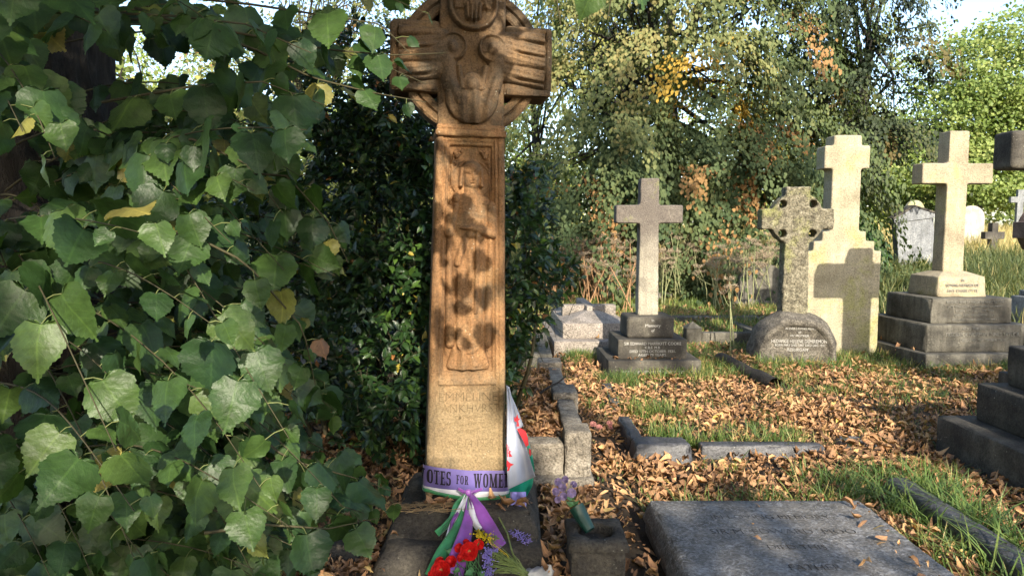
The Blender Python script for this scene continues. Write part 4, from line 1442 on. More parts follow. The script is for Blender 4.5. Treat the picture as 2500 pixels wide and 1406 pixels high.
LP, LA, LN, LS = map(np.array, (LP, LA, LN, LS))
LR = frame_from(LA, LN)
n = len(LP)
variants = []
for k in range(26):
    tv, tf, tuv = lime_template(rs, 36)
    tint = [rs.uniform(0, 0.85) for _ in range(1)][0]
    if k == 24:
        tint = 0.93
    if k == 25:
        tint = 1.0
    variants.append((tv, tf, tuv, tint))
pick = rs.integers(0, 24, n)
pick[rs.random(n) < 0.005] = 24
pick[rs.random(n) < 0.007] = 25
x, y, dep = proj(LP + LA / np.linalg.norm(LA, axis=1, keepdims=True) * LS[:, None] * 0.5)
vis = (x > -60) & (x < 2500) & (y > -60) & (y < 1460) & (dep > 0.3)
order = np.argsort(np.where(vis, dep / LS, 1e9))[:300]
big = np.zeros(n, bool)
big[order] = True
vm = []
for k, (tv, tf, tuv, tint) in enumerate(variants):
    me = fast_mesh('leaf', tv, tf, tuv, np.full(len(tv), tint))
    me.materials.append(M['lime_leaf'])
    vm.append(me)
loc = np.array([LX, LY, 0])
individual('leaf', vm, pick[big], LP[big] - loc, LR[big], LS[big], lime)
accV, accF, accU, accT = [], [], [], []
off = 0
for k, (tv, tf, tuv, tint) in enumerate(variants):
    s = (~big) & (pick == k)
    if not s.any():
        continue
    VV = leaf_verts(tv, LP[s] - loc, LR[s], LS[s]).reshape(-1, 3)
    m_ = s.sum()
    accV.append(VV)
    accF.append((tf[None] + (np.arange(m_) * len(tv))[:, None, None]).reshape(-1, 4) + off)
    accU.append(np.tile(tuv, (m_, 1)))
    accT.append(np.repeat(np.clip(tint + rs.uniform(-0.1, 0.1, m_) * (tint < 0.9), 0, 1), len(tv)))
    off += len(VV)
cr = link_mesh('low_foliage', fast_mesh('low_foliage', np.concatenate(accV), np.concatenate(accF), np.concatenate(accU), np.concatenate(accT)), lime, M['lime_leaf'])
cr['kind'] = 'stuff'
for A_, nm, mt in ((tw, 'twigs', 'twig'), (pet, 'leaf_stalks', 'green_twig')):
    A_.V = [tuple(np.array(v) - loc) for v in A_.V]
    A_.build(nm, M[mt], lime)['kind'] = 'stuff'
NC = 13000
rs = np.random.default_rng(15)
dv = rnd_dirs(NC, rs)
cp = np.array([-2.4, 2.6, 5.6]) + dv * np.array([4.6, 4.8, 3.0]) * (rs.random(NC) ** 0.4)[:, None]
cx_, cy_, cd_ = proj(cp)
okc = (cp[:, 2] > 2.75) & ((cd_ < 0.15) | (cy_ < -90)) & (np.hypot(cp[:, 0], cp[:, 1]) > 0.6)
CROWN_PTS = cp[okc]

# ---- the glossy evergreen shrub behind the cross
shrub = empty('evergreen_shrub', (-0.7, 5.0, 0))
tag(shrub, 'dark glossy evergreen shrub behind the carved cross', 'shrub')
rs = np.random.default_rng(21)
SL = np.array([-0.7, 5.0, 0])
blobs = [((-1.7, 5.4, 0.9), (1.0, 0.9, 1.0)), ((-0.9, 5.1, 0.8), (0.75, 0.7, 0.85)), ((-0.75, 5.0, 1.55), (0.6, 0.6, 0.6)), ((-1.5, 5.5, 1.9), (0.8, 0.7, 0.65)), ((-0.95, 5.2, 2.1), (0.55, 0.5, 0.5)), ((-0.4, 5.0, 1.0), (0.45, 0.5, 0.9)),
         ((0.02, 5.2, 1.25), (0.42, 0.5, 0.75)), ((0.2, 5.2, 1.1), (0.34, 0.4, 0.5)), ((0.0, 5.1, 0.55), (0.22, 0.3, 0.36)), ((-2.6, 5.6, 1.0), (0.9, 0.8, 1.1)), ((-0.35, 4.75, 0.5), (0.35, 0.4, 0.5)), ((0.12, 5.1, 1.85), (0.22, 0.25, 0.32)), ((-0.8, 4.55, 0.45), (0.4, 0.4, 0.45)), ((-0.72, 5.0, 2.35), (0.5, 0.45, 0.5)), ((-1.15, 5.3, 2.6), (0.6, 0.5, 0.5)), ((-0.45, 5.0, 1.75), (0.4, 0.4, 0.6)), ((-0.5, 5.1, 2.75), (0.35, 0.35, 0.4)), ((-1.0, 5.9, 1.5), (1.1, 0.5, 1.4))]
pos, axs, nrm, scl = [], [], [], []
sprig = Acc()
vol = np.array([a_[1][0] * a_[1][1] * a_[1][2] for a_ in blobs]) ** 0.67
for bi, (c, rr) in enumerate(blobs):
    k = int(3600 * vol[bi] / vol.sum())
    for _ in range(k):
        d = rnd_dirs(1, rs)[0]
        if d[1] > 0.45:
            d[1] *= -1
        rad = rs.uniform(0.45, 1.0) ** 0.5
        tip = np.array(c) + np.array(rr) * d * rad * rs.uniform(0.85, 1.15)
        if tip[2] < 0.03:
            continue
        gdir = d * 0.6 + np.array([0, -0.35, 0.35]) + rs.normal(0, 0.35, 3)
        gdir /= np.linalg.norm(gdir)
        Ls = rs.uniform(0.12, 0.26)
        b0 = tip - gdir * Ls
        sprig.tube([b0, (b0 + tip) / 2 + rs.normal(0, 0.01, 3), tip], [0.003, 0.002, 0.001], 4)
        nl = rs.integers(7, 12)
        for q_ in range(nl):
            t = 0.15 + 0.85 * q_ / nl
            p = b0 + gdir * Ls * t
            lat = np.cross(gdir, rnd_dirs(1, rs)[0])
            lat /= np.linalg.norm(lat) + 1e-6
            pos.append(p)
            axs.append(lat * 0.85 + gdir * 0.7 + np.array([0, 0, -0.15]))
            nrm.append(np.array([0, -0.35, 0.75]) + gdir * 0.4 + rs.normal(0, 0.4, 3))
            scl.append(rs.uniform(0.05, 0.088) * (0.7 if q_ == nl - 1 else 1))
pos, axs, nrm, scl = map(np.array, (pos, axs, nrm, scl))
x, y, dep = proj(pos)
clip_ = x < np.interp(y, [300, 400, 500, 620, 700, 780, 870], [1290, 1320, 1470, 1440, 1380, 1315, 1262]) + rs.normal(0, 18, len(x))
pos, axs, nrm, scl = pos[clip_], axs[clip_], nrm[clip_], scl[clip_]
rot = frame_from(axs, nrm)
tint = np.clip(rs.beta(1.6, 2.2, len(pos)), 0, 0.93)
tint[rs.random(len(pos)) < 0.012] = 0.97
tint[rs.random(len(pos)) < 0.008] = 1.0
T8 = simple_leaf(0.28, 0.35, 0.25)
x, y, dep = proj(pos)
vis = (x > 520) & (x < 1500) & (y > 60) & (y < 1150) & ~((x > 1040) & (x < 1240))
order = np.argsort(np.where(vis, dep - rs.uniform(0, 0.25, len(pos)), 1e9))[:300]
big = np.zeros(len(pos), bool)
big[order] = True
vm = []
for k in range(8):
    me = fast_mesh('leaf', T8[0], T8[1], T8[2], np.full(8, [0.1, 0.25, 0.4, 0.5, 0.6, 0.75, 0.9, 0.97][k]))
    me.materials.append(M['shrub_leaf'])
    vm.append(me)
individual('leaf', vm, np.minimum(6, (tint[big] * 7).astype(int)), pos[big] - SL, rot[big], scl[big], shrub)
batch('foliage', T8, pos[~big] - SL, rot[~big], scl[~big], tint[~big], M['shrub_leaf'], shrub)['kind'] = 'stuff'
stems = Acc()
for (c, rr) in blobs:
    st = np.array([c[0] * 0.75 - 0.2, 5.15 + rs.normal(0, 0.15), 0.0])
    mid = (st + np.array(c)) / 2 + rs.normal(0, 0.12, 3)
    stems.tube(smooth_path([st, mid, np.array(c)], 8), np.linspace(0.022, 0.006, 8), 6)
for A_, nm in ((stems, 'stems'), (sprig, 'twigs')):
    A_.V = [tuple(np.array(v) - SL) for v in A_.V]
    A_.build(nm, M['twig'], shrub)['kind'] = 'stuff'


def clump_tree(name, label, base, blobs, nclump, per, csize, lsize, mat, seed, trunk_r=0.25, trunk_h=None, droop=0.35, tints=(0.0, 0.8), special=None, front=0.35, tmpl=None, individuals=0, limbs=14, group=None, shell=0.55, trunk_mat='bark', flat=0.55, limb_r=0.06, bough=0.0):
    rs = np.random.default_rng(seed)
    base = np.array([base[0], base[1], float(gz(base[0], base[1]))])
    root = empty(name, base)
    tag(root, label, 'tree', group)
    vol = np.array([b[1][0] * b[1][1] + b[1][0] * b[1][2] for b in blobs])
    P, A_, N_, S_, T_ = [], [], [], [], []
    cen = []
    for (c, rr), v in zip(blobs, vol):
        k = int(nclump * v / vol.sum())
        d = rnd_dirs(k, rs)
        flip = d[:, 1] > front
        d[flip, 1] *= -1
        r_ = rs.uniform(shell, 1.0, k)
        pc = np.array(c) + d * np.array(rr) * (r_ * rs.uniform(0.85, 1.12, k))[:, None]
        ok = pc[:, 2] > base[2] + 0.15
        pc, d = pc[ok], d[ok]
        cen.append(pc)
        k = len(pc)
        m = per
        off = rs.normal(0, 1, (k, m, 3)) * np.array([csize, csize, csize * flat])
        out = d[:, None, :] * np.array([1, 1, 0.3])
        # sprays droop away from the crown
        off[..., 2] -= droop * np.abs((off * out).sum(-1))
        ax = out * 0.6 + np.array([0, 0, -0.55]) + rs.normal(0, 0.45, (k, m, 3))
        nn = out * 0.5 + np.array([0, -0.25, 0.7]) + rs.normal(0, 0.4, (k, m, 3))
        if bough:
            # long sprays that arch outwards and hang, leaves lying on them like shingles
            t = rs.random((k, m, 1)) ** 0.8
            L_ = rs.uniform(0.6, 1.3, (k, 1, 1)) * bough
            o2 = d * np.array([1, 1, 0.25]) + rs.normal(0, 0.25, (k, 3))
            o2 /= np.linalg.norm(o2, axis=1, keepdims=True)
            sd = np.cross(o2, [0, 0, 1.0])[:, None, :]
            o2 = o2[:, None, :]
            off = o2 * L_ * t + sd * rs.normal(0, 1, (k, m, 1)) * 0.2 * L_ * (1.15 - 0.75 * t) + rs.normal(0, 0.05, (k, m, 3))
            off[..., 2] -= (0.75 * L_ * t * t)[..., 0] + 0.12 * np.abs(rs.normal(0, 1, (k, m)))
            tang = o2 + np.array([0, 0, -1.5]) * t
            ax = tang * 0.6 + np.array([0, 0, -0.4]) + rs.normal(0, 0.3, (k, m, 3))
            nn = o2 * (0.35 + 0.6 * t) + np.array([0, 0, 0.8]) - np.array([0, 0, 0.35]) * t + rs.normal(0, 0.24, (k, m, 3))
        P.append((pc[:, None, :] + off).reshape(-1, 3))
        A_.append(ax.reshape(-1, 3))
        N_.append(nn.reshape(-1, 3))
        S_.append(rs.uniform(0.7, 1.25, k * m) * lsize)
        ct = rs.uniform(tints[0], tints[1], k)
        if special is not None:
            ct = special(pc, ct, rs)
        cr_ = np.repeat(ct, m)
        T_.append(np.where(cr_ < 0.85, np.clip(cr_ + rs.normal(0, 0.08, k * m), 0, 0.82), cr_))
    P, A_, N_, S_, T_ = map(np.concatenate, (P, A_, N_, S_, T_))
    cen = np.concatenate(cen)
    R_ = frame_from(A_, N_)
    tm = tmpl or kite_leaf()
    big = np.zeros(len(P), bool)
    if individuals:
        x, y, dep = proj(P)
        vis = (x > 1250) & (x < 2500) & (y > 0) & (y < 560)
        big[np.argsort(np.where(vis, dep, 1e9))[:individuals]] = True
        vm = []
        for k in range(8):
            me = fast_mesh('leaf', tm[0], tm[1], tm[2], np.full(len(tm[0]), (k + 0.5) / 8))
            me.materials.append(M[mat])
            vm.append(me)
        individual('leaf', vm, np.minimum(7, (T_[big] * 8).astype(int)), P[big] - base, R_[big], S_[big], root)
    batch('crown', tm, P[~big] - base, R_[~big], S_[~big], T_[~big], M[mat], root)['kind'] = 'stuff'
    th = trunk_h or max(c[2] for c, r_ in blobs)
    tr = Acc()
    tp = smooth_path([(0, 0, -0.2), (rs.normal(0, 0.1), rs.normal(0, 0.1), (th - base[2]) * 0.5), (rs.normal(0, 0.3), rs.normal(0, 0.3), th - base[2])], 14)
    tr.tube(tp, np.linspace(trunk_r, trunk_r * 0.3, 14), 12)
    tr.build('trunk', M[trunk_mat], root)
    br = Acc()
    for k in range(limbs):
        e = cen[rs.integers(len(cen))] - base
        s = tp[rs.integers(4, 13)]
        mid = (s + e) / 2 + np.array([0, 0, 0.25]) + rs.normal(0, 0.25, 3)
        br.tube(smooth_path([s, mid, e], 9), np.linspace(limb_r, limb_r * 0.15, 9), 6)
        for _ in range(3):
            f = e + rs.normal(0, 0.6, 3)
            br.tube([mid + (e - mid) * rs.uniform(0, 0.6), (mid + f) / 2 + rs.normal(0, 0.1, 3), f], [limb_r * 0.35, limb_r * 0.22, limb_r * 0.08], 5)
    br.build('branches', M[trunk_mat], root)['kind'] = 'stuff'
    return root


def at3(x, y, Y):
    return tuple(at(x, y, Y))


def bg_special(pc, ct, rs):
    x, y, d = proj(pc)
    yel = (np.hypot(x - 1770, (y - 180) * 0.8) < 62) & (rs.random(len(pc)) < 0.75)
    bro = ((np.hypot(x - 1800, y - 330) < 110) | (np.hypot(x - 1480, y - 420) < 90) | (np.hypot(x - 1720, y - 440) < 70)) & (rs.random(len(pc)) < 0.16)
    bro |= rs.random(len(pc)) < 0.02
    ct = np.where(bro, rs.uniform(0.86, 0.95, len(pc)), ct)
    ct = np.where(bro, ct, np.clip(ct * 0.6 + 0.55 * sstep(420, 60, y) * sstep(2000, 1450, x), 0, 0.82))  # upper left tinted paler: sunlit side of the crown painted into leaf colour
    return np.where(yel, 0.985, ct)


TL = simple_leaf(0.42, 0.25, 0.2)
clump_tree('weeping_lime', 'big grey-green tree with drooping sprays and yellow autumn patch', (3.6, 16.6),
           [(at3(1600, 150, 15.5), (3.2, 2.2, 2.6)), (at3(1480, 330, 14.5), (2.2, 1.8, 1.8)), (at3(1780, 250, 15), (2.2, 1.8, 2.0)), (at3(1700, 420, 14.8), (2.4, 1.8, 1.5)), (at3(1900, 430, 15.5), (1.2, 1.3, 1.2)), (at3(1820, 70, 16), (1.9, 1.7, 2.0)), (at3(1400, 480, 13.6), (1.4, 1.2, 1.0)), (at3(1700, -200, 16), (3.5, 2.5, 2.4)), (at3(1830, 520, 14.2), (2.0, 1.4, 1.1)), (at3(1560, 540, 14.4), (2.0, 1.4, 1.1))],
           400, 210, 0.22, 0.085, 'tree_leaf', 31, 0.3, 7.0, 0.5, (0.0, 0.82), bg_special, 0.3, TL, 300, 26, None, 0.6, 'bark', 0.55, 0.06, 1.5)
clump_tree('yellowing_tree', 'yellow-green sunlit tree rising behind the right arm of the carved cross', (0.8, 22.5),
           [(at3(1330, 60, 21), (2.4, 2, 3.0)), (at3(1290, 260, 21), (1.9, 2, 2.2)), (at3(1440, -120, 22), (3, 2, 2.5)), (at3(1310, 420, 20.5), (2.0, 1.6, 1.6))],
           150, 120, 0.32, 0.12, 'yellow_tree_leaf', 33, 0.22, 6.5, 0.4, (0.0, 0.9), None, 0.35, None, 0, 20, None, 0.5, 'bark', 0.55, 0.05, 1.4)
clump_tree('evergreen_tree', 'dark green tree crown between the yellow-green tree and the weeping tree', (3.2, 21.0),
           [(at3(1530, 60, 19.5), (1.3, 1.2, 2.4)), (at3(1480, 190, 19.5), (1.1, 1, 1.4))],
           200, 40, 0.25, 0.11, 'dark_tree_leaf', 34, 0.2, 7, 0.3, (0.0, 0.7))
clump_tree('dark_branching_tree', 'dark tree with bare crossing branches and rusty tips above the pale cross', (8.6, 18.0),
           [(at3(2080, 40, 15.0), (1.3, 1.0, 0.9)), (at3(2180, 100, 15.0), (0.7, 0.7, 0.6)), (at3(2120, 220, 15.0), (0.6, 0.6, 0.5)), (at3(2020, 170, 15.5), (0.8, 0.8, 0.6)), (at3(2140, 300, 14.6), (0.9, 0.9, 0.5)), (at3(2030, 330, 15), (0.9, 0.9, 0.5)), (at3(2230, 370, 15.2), (0.4, 0.5, 0.3)), (at3(2020, -140, 16), (2.0, 1.6, 1.0)), (at3(2060, 430, 15.4), (0.6, 0.6, 0.3))],
           135, 130, 0.2, 0.08, 'dark_tree_leaf', 35, 0.22, 6.5, 0.5, (0.0, 0.9), None, 0.5, TL, 0, 34, None, 0.2, 'bark', 0.5, 0.05, 1.0)
clump_tree('bright_green_tree', 'bright yellow-green feathery tree against the sky at upper right', (21.5, 33.0),
           [(at3(2420, 185, 30), (4.4, 3.2, 2.4)), (at3(2330, 300, 30), (3.4, 2.6, 2.2)), (at3(2480, 330, 30), (3.6, 2.6, 2.4)), (at3(2240, 390, 30), (2.6, 2.2, 1.8)), (at3(2560, 200, 31), (4, 3, 3)), (at3(2400, 430, 29), (3.8, 2.2, 1.4))],
           900, 44, 0.42, 0.15, 'robinia_leaf', 36, 0.3, 8.0, 0.15, (0.0, 1.0), None, 0.35, None, 0, 30, None, 0.45, 'bark', 0.3, 0.09)
clump_tree('thin_twiggy_tree', 'pale twiggy tree with small leaves showing sky behind the lime sprays', (-5.2, 17.5),
           [(at3(930, 60, 17), (2.2, 1.6, 2.2)), (at3(760, 120, 17.5), (2.4, 1.6, 2.0)), (at3(560, 150, 18), (2.6, 1.6, 2.0)), (at3(960, 260, 16.5), (1.4, 1.2, 1.2)), (at3(850, -120, 18), (3.5, 2, 2))],
           330, 22, 0.4, 0.10, 'tree_leaf', 37, 0.16, 6.5, 0.4, (0.2, 0.9), None, 0.6, None, 0, 60, None, 0.1, 'twig', 0.6, 0.035)
clump_tree('hedge_tree', 'rounded green tree low behind the evergreen shrub', (-5.5, 13.5),
           [(at3(760, 420, 12.5), (2.0, 1.4, 1.2)), (at3(480, 380, 13), (2.2, 1.4, 1.4)), (at3(250, 330, 13), (2.0, 1.4, 1.6)), (at3(980, 480, 12.5), (1.2, 1.0, 0.8))],
           360, 36, 0.28, 0.11, 'yellow_tree_leaf', 38, 0.2, 2.6, 0.4, (0.0, 0.9))
clump_tree('far_oak', 'far sunlit tree low behind the buff cross', (17.5, 40.0),
           [(at3(2180, 400, 38), (4.5, 3, 3.0)), (at3(2000, 380, 38), (4.5, 3, 3.5)), (at3(2330, 440, 36), (3.5, 2, 1.6)), (at3(1800, 330, 40), (5, 3, 4))],
           500, 40, 0.5, 0.2, 'yellow_tree_leaf', 39, 0.3, 6.0, 0.3, (0.0, 0.7))
clump_tree('far_left_tree', 'far pale tree glimpsed through the lime leaves', (-13.0, 34.0),
           [(at3(420, 260, 33), (5, 3, 5)), (at3(800, 330, 33), (5, 3, 3.5)), (at3(1100, 330, 33), (4, 3, 4)), (at3(140, 260, 33), (5, 3, 5))],
           420, 40, 0.5, 0.2, 'robinia_leaf', 40, 0.3, 6.0, 0.3, (0.0, 0.9))

clump_tree('far_hedge', 'distant hedge of mixed trees closing the cemetery behind the headstones', (20.0, 62.0),
           [((x_, 58 + (i % 3) * 3, 3.2 + (i % 2) * 1.2), (6.5, 3.0, 4.2)) for i, x_ in enumerate(range(-42, 70, 7))],
           900, 46, 0.9, 0.42, 'yellow_tree_leaf', 45, 0.3, 4.0, 0.2, (0.0, 0.75))

# ivy-covered stump among the grass
iv = empty('ivy_bush', (7.0, 14.2, float(gz(7.0, 14.2))))
tag(iv, 'rounded dark ivy bush beside the leaning headstone', 'bush')
rs = np.random.default_rng(8)
d = rnd_dirs(1500, rs)
d[:, 2] = np.abs(d[:, 2])
pp = d * np.array([0.55, 0.5, 1.15]) * rs.uniform(0.85, 1.08, (1500, 1))
batch('foliage', TL, pp, frame_from(d * 0.4 + np.array([0, 0, -0.8]) + rs.normal(0, 0.3, d.shape), d + rs.normal(0, 0.35, d.shape)), rs.uniform(0.07, 0.12, 1500), rs.uniform(0.3, 0.9, 1500), M['shrub_leaf'], iv)['kind'] = 'stuff'
a = Acc()
a.tube([(0, 0, 0), (0.02, 0, 0.5), (0, 0, 0.9)], [0.3, 0.25, 0.2], 10)
a.build('stump', M['bark'], iv)

# ---- a tree behind the viewpoint that throws the dappled shade
E1 = np.array([math.cos(SUN_AZ), math.sin(SUN_AZ), 0])
E2 = np.cross(SUNV, E1)
E2 = E2 if E2[2] > 0 else -E2
rs = np.random.default_rng(77)
NS = 84000
aa = rs.uniform(-8.5, 9.0, NS)
bb = rs.uniform(-0.2, 10.2, NS)
top = np.interp(aa, [-9, 0.6, 1.5, 2.2, 3.4, 4.2, 4.9, 5.6, 6.4, 9], [6.2, 6.2, 5.2, 3.75, 3.6, 3.75, 3.3, 3.25, 3.75, 3.4])
clm = np.array([mnoise.noise((p * 1.5, q_ * 1.5, 3.3)) + 0.6 * mnoise.noise((p * 4.2, q_ * 4.2, 8.1)) for p, q_ in zip(aa, bb)])
dens = np.where(aa < 1.3, np.interp(clm, [-0.75, -0.3, 0.3], [0.25, 0.8, 1.0]), np.interp(clm, [-0.6, -0.1, 0.35], [0.03, 0.32, 0.92]))
keep = (rs.random(NS) < dens) & (bb < top + 0.35 * clm)
# looser sprays above the dense part
loose = (bb >= top) & (bb < top + 0.5) & (clm > 0.32) & (rs.random(NS) < 0.5) & (aa > 1.4) & (aa < 4.2)
loose |= (bb > np.interp(aa, [0, 2, 3.4, 4.4, 7.5, 9], [6.2, 5.2, 5.6, 6.9, 6.9, 9.5])) & (aa < 8) & (bb < np.interp(aa, [0, 2, 5, 8], [7.2, 8.2, 9.9, 9.4])) & (clm > -0.02) & (rs.random(NS) < 0.8)
keep |= loose
dd = rs.uniform(9.0, 12.5, NS)
SP = aa[:, None] * E1 + bb[:, None] * E2 + dd[:, None] * SUNV
lit = [(150, 640, 1.8, .06), (330, 380, 1.9, .06), (470, 800, 1.7, .07), (620, 1050, 1.9, .06), (560, 500, 1.9, .05), (90, 150, 2.0, .05), (700, 1180, 2.0, .06), (250, 860, 1.8, .05), (2250, 960, 5.9, .3), (2180, 900, 6.9, .3), (2330, 900, 6.9, .25), (2120, 1010, 5.5, .2), (2000, 930, 6.6, .2), (1720, 775, 10.2, .5), (1800, 765, 10.6, .4), (1680, 745, 11.2, .35), (1560, 690, 11.9, .4), (1470, 650, 11.9, .3), (1330, 780, 8.8, .25), (1440, 760, 9.5, .3), (1145, 590, 3.5, .13), (1150, 700, 3.5, .14), (1150, 820, 3.5, .14), (1140, 890, 3.5, .1), (1112, 455, 3.5, .04), (1195, 620, 3.5, .06), (1100, 610, 3.5, .05), (1170, 690, 3.5, .06), (1150, 830, 3.5, .11), (1200, 880, 3.5, .08), (1100, 900, 3.5, .07), (1110, 760, 3.5, .05), (1120, 1010, 3.5, .05), (1185, 1045, 3.5, .03), (1150, 560, 3.5, .04), (1190, 500, 3.5, .04),
       (1300, 120, 3.5, .07), (1090, 1080, 3.5, .06), (1262, 1075, 3.45, .02), (1385, 1085, 4.5, .12), (1410, 1130, 4.2, .11), (1330, 1075, 4.5, .10), (1640, 950, 6.8, .28), (1590, 1045, 5.4, .2), (1800, 1010, 5.8, .25), (1900, 1085, 5.0, .2), (2080, 905, 7.2, .32), (1460, 930, 6.6, .14), (1440, 960, 6.2, .12),
       (2060, 1165, 4.4, .2), (2240, 1190, 4.1, .16), (1960, 1215, 3.95, .05), (1950, 1290, 3.55, .10), (2180, 1330, 3.35, .09), (2120, 1300, 3.5, .07), (2420, 1250, 3.8, .14), (2330, 1200, 4.1, .1), (985, 1385, 3.1, .06), (270, 1090, 1.7, .07), (395, 1095, 1.7, .07), (940, 240, 2.1, .08), (800, 225, 2.15, .06),
       (1010, 720, 4.5, .16), (960, 800, 4.5, .12), (1000, 560, 4.5, .1), (1890, 1000, 5.8, .12), (2160, 1010, 5.7, .2), (1700, 1100, 4.9, .15), (1560, 1200, 4.2, .1), (2380, 560, 9.0, .5), (1730, 900, 7.4, .22), (1960, 930, 6.9, .22), (1620, 1190, 4.2, .1), (160, 700, 1.9, .05), (500, 690, 1.7, .05), (1180, 1180, 3.4, .05)]
for (px_, py_, r_) in [(1560, 990, .22), (1850, 960, .25), (1700, 1055, .2), (2010, 1050, .2), (2150, 950, .25), (2260, 905, .2), (1500, 1010, .12), (1780, 935, .2), (2100, 1120, .16), (1650, 1140, .14), (1830, 1150, .14), (1480, 1150, .1), (2230, 1060, .15), (1930, 900, .25), (1440, 900, .15), (1950, 1005, .15), (2340, 1330, .1), (1560, 930, .15)]:
    a_, b_2, c_ = ray(px_, py_)
    lit.append((px_, py_, CAM_H / -c_ * b_2, r_))
for (px_, py_, Y_, r_) in lit:
    T = at(px_, py_, Y_)
    rel = SP - T
    dist = np.linalg.norm(rel - (rel @ SUNV)[:, None] * SUNV, axis=1)
    keep &= dist > r_ + 0.10
    rel = CROWN_PTS - T
    dist = np.linalg.norm(rel - (rel @ SUNV)[:, None] * SUNV, axis=1)
    CROWN_PTS = CROWN_PTS[dist > r_ + 0.08]
SP = SP[keep]
k = len(CROWN_PTS)
batch('crown', kite_leaf(0.45, 0.1), CROWN_PTS - loc, frame_from(rs.normal(0, 1, (k, 3)), np.array([0, 0, 1.0]) + rs.normal(0, 0.5, (k, 3))), rs.uniform(0.12, 0.2, k), rs.uniform(0, 0.8, k), M['lime_leaf'], lime)['kind'] = 'stuff'
st = empty('shade_tree', (0.5, -10.0, 0))
tag(st, 'broad leafy tree standing behind the viewpoint and shading the foreground', 'tree')
k = len(SP)
batch('crown', kite_leaf(0.45, 0.1), SP - np.array([0.5, -10, 0]), frame_from(rs.normal(0, 1, (k, 3)), SUNV + rs.normal(0, 0.5, (k, 3))), rs.uniform(0.13, 0.2, k), rs.uniform(0, 0.8, k), M['lime_leaf'], st)['kind'] = 'stuff'
a = Acc()
a.tube(smooth_path([(0, 0, -0.2), (0.1, 0, 3), (0, 0.2, 8)], 10), np.linspace(0.35, 0.12, 10), 10)
a.build('trunk', M['bark'], st)
a = Acc()
for _ in range(220):
    e = SP[rs.integers(len(SP))] - np.array([0.5, -10, 0])
    z_ = min(e[2] * rs.uniform(0.4, 0.8), 7.5)
    b0 = np.array([0.0, 0.1, z_])
    pth = smooth_path([b0, (b0 + e) / 2 + np.array([0, 0, 0.3]), e], 12)
    wp = pth + np.array([0.5, -10, 0])
    clear = True
    for (px_, py_, Y_, r_) in lit:
        rel = wp - at(px_, py_, Y_)
        if (np.linalg.norm(rel - (rel @ SUNV)[:, None] * SUNV, axis=1) < r_ + 0.35).any():
            clear = False
            break
    if clear:
        a.tube(pth, np.linspace(0.05, 0.008, 12), 5)
a.build('branches', M['bark'], st)['kind'] = 'stuff'

# ================================================================== GROUND COVER
EXC = [(-0.66, 0.18, 2.9, 4.15), (0.67, 1.87, 2.1, 3.65), (0.98, 1.98, 7.27, 8.2), (2.92, 3.93, 8.08, 8.62), (3.58, 4.56, 8.55, 9.1), (4.50, 6.0, 7.8, 9.3), (2.9, 4.5, 3.0, 4.84), (0.55, 1.72, 8.5, 10.8), (2.11, 2.31, 2.2, 3.99),
       (0.29, 0.5, 4.1, 6.9), (0.25, 0.52, 2.9, 3.35), (-0.45, 0.3, 4.08, 4.35), (0.79, 1.22, 4.58, 4.83)]


def excluded(x, y, pad=0.0):
    e = np.zeros(x.shape, bool)
    for a, b, c, d in EXC:
        e |= (x > a - pad) & (x < b + pad) & (y > c - pad) & (y < d + pad)
    return e


# soil held inside the kerbed grave
fill = mesh_obj('grave_fill', [(-0.32, 4.33, 0.17), (0.335, 4.33, 0.17), (0.335, 6.66, 0.19), (-0.32, 6.66, 0.19)], [(0, 1, 2, 3)], M['soil'], kg)


def nz2(x, y, s, seed=0.0):
    return np.array([mnoise.noise((a * s + seed, b * s, seed)) for a, b in zip(x, y)])


def curled(seed):
    r_ = np.random.default_rng(seed)
    tv, tf, tuv = simple_leaf(r_.uniform(0.14, 0.36), r_.uniform(-0.6, 1.7), r_.uniform(-0.7, 0.7))
    tv = tv.copy()
    tv[:, 2] += r_.uniform(-0.25, 0.25) * np.sin(tv[:, 1] * 5 + r_.uniform(0, 6)) + r_.uniform(-0.5, 0.5) * tv[:, 0] * tv[:, 1]
    return tv, tf, tuv


litter_root = empty('leaf_litter', (0, 0, 0))
tag(litter_root, 'brown and orange fallen leaves strewn over the ground', 'fallen leaves', None, 'stuff')
rs = np.random.default_rng(41)


def litter_points(n, x0, x1, y0, y1, zfun, spread):
    x = rs.uniform(x0, x1, n)
    # more of them near the viewpoint, thinning with distance
    y = y0 + (y1 - y0) * rs.random(n) ** 1.25
    return x, y


X1, Y1 = litter_points(90000, -1.9, 6.2, 2.6, 9.2, None, 1)
g1 = nz2(X1, Y1, 0.9, 2.0) + 0.5 * nz2(X1, Y1, 2.7, 5.0)
ok = ~excluded(X1, Y1, 0.02) & (rs.random(len(X1)) < np.interp(g1, [-0.6, -0.1, 0.3], [0.25, 0.75, 1.0]) * np.interp(Y1, [2.6, 7, 9.2], [1, 0.8, 0.35]))
ok &= ~((X1 > 0.52) & (X1 < 0.72) & (Y1 < 4.3) & (rs.random(len(X1)) < 0.7))
X1, Y1, g1 = X1[ok], Y1[ok], g1[ok]
Z1 = gz(X1, Y1) + rs.uniform(0.004, 0.05, len(X1)) * np.clip(g1 + 0.9, 0.3, 1.4)
X2 = rs.uniform(-0.30, 0.345, 5200)
Y2 = rs.uniform(4.34, 6.64, 5200)
Z2 = 0.185 + rs.uniform(0.0, 0.06, 5200)
X3 = rs.uniform(-1.0, 6, 3000)
Y3 = rs.uniform(9.0, 11.8, 3000)
Z3 = gz(X3, Y3) + rs.uniform(0.01, 0.06, 3000)
o3 = ~excluded(X3, Y3)
X3, Y3, Z3 = X3[o3], Y3[o3], Z3[o3]
